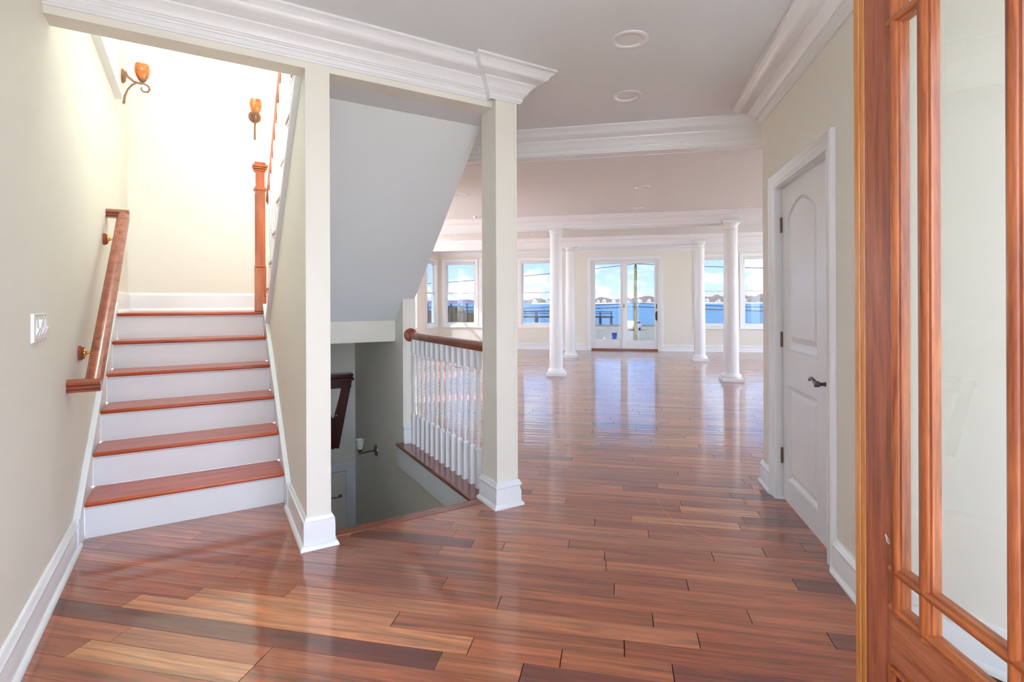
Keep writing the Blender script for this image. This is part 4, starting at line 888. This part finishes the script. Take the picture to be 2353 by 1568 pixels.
MAT['roof'] = plain('asphalt_roof', srgb(134, 118, 112), 0.9, var=0.1)
MAT['pier'] = plain('weathered_pier_wood', srgb(84, 78, 82), 0.85, var=0.3, vscale=1.5)
MAT['pole'] = wood('weathered_pole', srgb(112, 92, 44), srgb(190, 168, 112), axis=2, scale=4, rough=0.8, coat=0.0)
MAT['car'] = plain('white_car_paint', srgb(236, 234, 236), 0.25, coat=0.6)
MAT['carglass'] = plain('dark_car_glass', srgb(60, 54, 84), 0.15)
MAT['tyre'] = plain('black_tyre', srgb(30, 30, 32), 0.8)
MAT['binblue'] = plain('blue_bin_plastic', srgb(64, 70, 150), 0.5, var=0.05)
MAT['wire'] = plain('dark_cable', srgb(92, 84, 104), 0.6)
MAT['fence'] = plain('dark_fence_wood', srgb(96, 84, 104), 0.8, var=0.15, vscale=3)
MAT['hedge'] = plain('brown_hedge', srgb(112, 96, 72), 0.95, var=0.4, vscale=3)
def seamat():
    m, t, p = newmat('bay_water')
    ge = N(t, 'ShaderNodeNewGeometry'); mp = N(t, 'ShaderNodeMapping'); mp.inputs['Scale'].default_value = (0.08, 0.25, 1); t.links.new(ge.outputs['Position'], mp.inputs[0])
    n = N(t, 'ShaderNodeTexNoise'); n.inputs['Scale'].default_value = 2.2; n.inputs['Detail'].default_value = 8; n.inputs['Roughness'].default_value = 0.65; t.links.new(mp.outputs[0], n.inputs['Vector'])
    r = N(t, 'ShaderNodeValToRGB'); r.color_ramp.elements[0].position = 0.35; r.color_ramp.elements[0].color = srgb(72, 112, 146); r.color_ramp.elements[1].position = 0.7; r.color_ramp.elements[1].color = srgb(128, 168, 190)
    t.links.new(n.outputs['Fac'], r.inputs[0]); t.links.new(r.outputs[0], p.inputs['Base Color'])
    p.inputs['Roughness'].default_value = 0.6; p.inputs['Specular IOR Level'].default_value = 0.1
    b = N(t, 'ShaderNodeBump'); b.inputs['Strength'].default_value = 0.4; b.inputs['Distance'].default_value = 0.3; t.links.new(n.outputs['Fac'], b.inputs['Height']); t.links.new(b.outputs[0], p.inputs['Normal'])
    return m
MAT['sea'] = seamat()
b = B(); b.box(-3500, 3500, 103.6, 3400, WZ - 1, WZ); b.top('sea', 'sea', **S_)
b = B(); b.box(-260, 260, 14.5, 63.5, GZ - 0.3, GZ); b.top('ground', 'grass', **S_)
b = B(); b.box(-260, 260, 63.5, 103, GZ - 0.3, GZ - 0.01); b.top('ground_parking', 'asphalt', **S_)
b = B(); b.box(-260, 260, 103, 103.6, WZ - 1, GZ + 0.35); b.top('sea_wall', 'asphalt', label='low concrete wall between the parking lot and the bay', cat='wall')
# ground round the house front, so daylight comes back from it
b = B(); b.prism([ST(-60, -0.65), ST(60, -0.65), ST(60, -60), ST(-60, -60)], -0.5, -0.2, 2); b.top('ground_front', 'paving', **S_)
# hills and beach of the opposite shore
rnd = random.Random(3)
def ridge(name, x0, x1, y, n, h0, h1, mat, depth):
    b = B(); vs = []; fs = []
    for i in range(n + 1):
        x = x0 + (x1 - x0) * i / n; t = i / n
        h = (h0 + (h1 - h0) * t) * (0.82 + 0.25 * math.sin(i * 0.55) * math.sin(i * 0.23 + 1) + rnd.uniform(-0.09, 0.09))
        vs += [(x, y, WZ), (x, y + depth * 0.4, WZ + h * 0.75), (x, y + depth, WZ + h), (x, y + depth * 2.5, WZ)]
    for i in range(n):
        for j in range(3): a = i * 4 + j; fs.append((a, a + 4, a + 5, a + 1))
    b.add(vs, fs); b.top(name, mat, smooth=True, **S_)
ridge('hills', -330, 1300, 1900, 160, 20, 46, 'hill', 60)
ridge('hills_far', -2600, -250, 3200, 120, 22, 30, 'hill_far', 60)
b = B(); b.prism([(1780, WZ - 0.5), (1800, WZ + 0.6), (1905, WZ + 4), (1905, WZ - 0.5)], -300, 1300, 0); b.top('beach', 'sand', **S_)
# houses on the opposite shore
hl = ['small pale house on the far shore seen through the windows', 'shingled grey house on the far shore seen through the windows']
nh = 0
for i in range(34):
    x = -290 + i * 31 + rnd.uniform(-9, 9); y = 1880 + rnd.uniform(-25, 15); wd = rnd.uniform(11, 22); h = rnd.uniform(8, 13); zb_ = WZ + 0.5 + rnd.uniform(0, 1.2); dp = 10; g = rnd.random() < 0.22
    root = thing('shore_house', hl[1] if g else hl[0], 'house', (x, y, zb_), group='grey houses on the far shore' if g else 'pale houses on the far shore')
    c = B(); c.prism([(x - wd / 2, zb_), (x + wd / 2, zb_), (x + wd / 2, zb_ + h), (x, zb_ + h * 1.6), (x - wd / 2, zb_ + h)], y - dp, y + dp, 1); c.part('walls', 'house_grey' if g else 'house', root)
    c = B()
    for sg in (-1, 1):
        c.hexa([(x, y - dp - 1, zb_ + h * 1.6), (x + sg * (wd / 2 + 1), y - dp - 1, zb_ + h - 0.8), (x + sg * (wd / 2 + 1), y + dp, zb_ + h - 0.8), (x, y + dp, zb_ + h * 1.6)],
               [(x, y - dp - 1, zb_ + h * 1.6 + 0.9), (x + sg * (wd / 2 + 1), y - dp - 1, zb_ + h + 0.1), (x + sg * (wd / 2 + 1), y + dp, zb_ + h + 0.1), (x, y + dp, zb_ + h * 1.6 + 0.9)])
    c.part('roof', 'roof', root)
    for q in (-0.25, 0.25):
        c = B(); c.box(x + q * wd - 1.2, x + q * wd + 1.2, y - dp - 0.3, y - dp + 0.1, zb_ + h * 0.35, zb_ + h * 0.75); c.part('window', 'carglass', root)
# utility pole and wires
PX, PY = 2.22, 67.0; ztop = 5.95
root = thing('utility_pole', 'tall weathered utility pole standing beyond the patio door', 'utility pole', (PX, PY, GZ))
c = B(); c.lathe([(0.25, GZ), (0.22, 0.5), (0.18, ztop)], (PX, PY, 0), seg=12); c.part('pole', 'pole', root, smooth=True)
for zz, dx in ((ztop - 0.03, 0.0), (3.0, 0.22), (1.05, 0.2), (0.6, -0.2)):
    c = B(); c.lathe([(0.05, -0.1), (0.10, -0.05), (0.08, 0.0), (0.10, 0.06), (0.04, 0.14)], (PX + dx * 0.2, PY - 0.33, zz), seg=8); c.box(PX - 0.04, PX + 0.04, PY - 0.36, PY - 0.1, zz - 0.12, zz - 0.05); c.part('insulator', 'black', root)
def wire(z0, dl, dr, label, r=0.045):
    b = B(); L = 36.0
    for sg, d in ((-1, dl), (1, dr)):
        P = []
        for i in range(13):
            t = i / 12; P.append((PX + sg * L * t, PY - 0.34, z0 - d * (1.6 * t - 0.6 * t * t)))
        b.tube(P, r, 5)
    b.top('power_line', 'wire', (PX, PY, z0), label=label, cat='cable', group='overhead lines on the utility pole')
wire(ztop + 0.12, 2.5, 1.4, 'topmost overhead line on the utility pole')
wire(1.15, 1.2, 1.0, 'middle overhead line crossing the water view', 0.055)
wire(0.70, 1.1, 1.0, 'lowest overhead line crossing the water view', 0.06)
# pier
root = thing('pier', 'weathered wooden pier with railing reaching over the bay', 'pier', (-8.0, 112, WZ))
PYY = 112.0; xe = -1.05; dz = -1.72
c = B(); c.box(-60, xe + 0.15, PYY - 1.2, PYY + 1.2, dz - 0.35, dz); c.part('deck', 'pier', root)
for i in range(10):
    x = xe - 0.3 - i * 2.3 if i < 2 else xe - 2.6 - (i - 1) * 4.6
    for yy in (PYY - 1.1, PYY + 1.1):
        c = B(); c.lathe([(0.26, WZ - 1), (0.24, dz)], (x, yy, 0), seg=10); c.part('pile', 'pier', root)
        c = B(); c.box(x - 0.1, x + 0.1, yy - 0.1, yy + 0.1, dz, dz + 1.0); c.part('rail_post', 'pier', root)
for yy in (PYY - 1.1, PYY + 1.1):
    for zz in (0.85, 0.45):
        c = B(); c.box(-60, xe, yy - 0.06, yy + 0.06, dz + zz, dz + zz + 0.13); c.part('railing', 'pier', root)
# parked car
cx0, cy0 = 2.45, 90.0
root = thing('car', 'white car parked by the sea wall behind the utility pole', 'car', (cx0, cy0, GZ))
z0 = GZ
prof = [(-2.2, 0.35), (-2.25, 0.75), (-1.95, 0.98), (-1.1, 1.05), (-0.45, 1.52), (1.0, 1.56), (1.75, 1.12), (2.15, 1.0), (2.22, 0.5), (2.1, 0.3)]
c = B(); c.prism([(cy0 + 0.0 + p[0] * 0.0, 0) for p in prof], 0, 0, 0) if False else None
c.prism([(cx0 + p[0], z0 + p[1]) for p in prof], cy0 - 0.88, cy0 + 0.88, 1); bd = c.part('body', 'car', root, bev=0.08)
c = B(); c.prism([(cx0 - 0.95, z0 + 1.08), (cx0 - 0.42, z0 + 1.46), (cx0 + 0.95, z0 + 1.49), (cx0 + 1.5, z0 + 1.14)], cy0 - 0.895, cy0 + 0.895, 1); c.part('side_windows', 'carglass', bd)
for xx in (-1.35, 1.35):
    for yy in (-0.86, 0.72):
        c = B(); c.lathe([(0.33, 0), (0.33, 0.16), (0.2, 0.165), (0, 0.165)], (cx0 + xx, cy0 + yy - (0.02 if yy < 0 else 0), z0 + 0.33), (0, 1 if yy > 0 else 1, 0), 18); c.part('wheel', 'tyre', root)
root.rotation_euler = (0, 0, math.radians(68))
# blue wheelie bin
bx, by = -0.40, 66.0
root = thing('rubbish_bin', 'blue wheeled rubbish bin standing at the edge of the lawn', 'bin', (bx, by, GZ))
c = B(); c.hexa([(bx - 0.22, by - 0.25, GZ + 0.05), (bx + 0.22, by - 0.25, GZ + 0.05), (bx + 0.22, by + 0.25, GZ + 0.05), (bx - 0.22, by + 0.25, GZ + 0.05)],
                [(bx - 0.32, by - 0.34, GZ + 0.85), (bx + 0.32, by - 0.34, GZ + 0.85), (bx + 0.32, by + 0.34, GZ + 0.85), (bx - 0.32, by + 0.34, GZ + 0.85)]); c.part('body', 'binblue', root)
c = B(); c.box(bx - 0.36, bx + 0.36, by - 0.4, by + 0.36, GZ + 0.85, GZ + 0.95); c.part('lid', 'binblue', root, bev=0.03)
for q in (-0.2, 0.2):
    c = B(); c.lathe([(0.1, -0.03), (0.1, 0.03)], (bx + q, by + 0.28, GZ + 0.1), (1, 0, 0), 12); c.part('wheel', 'tyre', root)
# parking bay lines
for i in range(7):
    x = -12 + i * 3.4
    if i == 4: continue
    b = B(); b.box(x, x + 0.14, 66.5, 71.5, GZ - 0.012, GZ - 0.006); b.top('parking_line', 'house', (x, 69, GZ), label='white painted parking bay line on the asphalt', cat='road marking', group='parking bay lines')
# neighbour's deck fence and hedge left of the view
FY = 33.0
root = thing('deck_fence', 'dark post-and-panel fence seen through the window behind the balusters', 'fence', (-12, FY, GZ))
for i in range(11):
    x = -14.2 + i * 0.55
    c = B(); c.box(x - 0.045, x + 0.045, FY - 0.045, FY + 0.045, GZ, 1.2); c.box(x - 0.06, x + 0.06, FY - 0.06, FY + 0.06, 1.2, 1.24); c.part('post', 'fence', root)
    if i < 10:
        c = B(); c.box(x + 0.05, x + 0.5, FY - 0.03, FY + 0.03, 0.92, 1.0); c.box(x + 0.05, x + 0.5, FY - 0.03, FY + 0.03, 0.66, 0.72); c.box(x + 0.05, x + 0.5, FY - 0.02, FY + 0.02, GZ, 0.62); c.part('panel', 'hedge', root)
rb = random.Random(5)
for i in range(4):
    b = B(); hx0 = -15.6 + i * 2.2; vs = []
    b.lathe([(0.05, 0.0), (0.8, 0.5), (1.0, 2.0), (0.85, 3.4), (0.5, 4.1 + rb.uniform(-0.3, 0.5)), (0.05, 4.4)], (hx0, FY + 1.6, GZ), seg=14)
    b.v = [(p[0] + rb.uniform(-0.12, 0.12), p[1] + rb.uniform(-0.12, 0.12), p[2] + rb.uniform(-0.1, 0.1)) for p in b.v]
    b.top('hedge_bush', 'hedge', (hx0, FY + 1.6, GZ), label='brown winter bush behind the dark deck fence', cat='bush', group='bushes behind the deck fence')
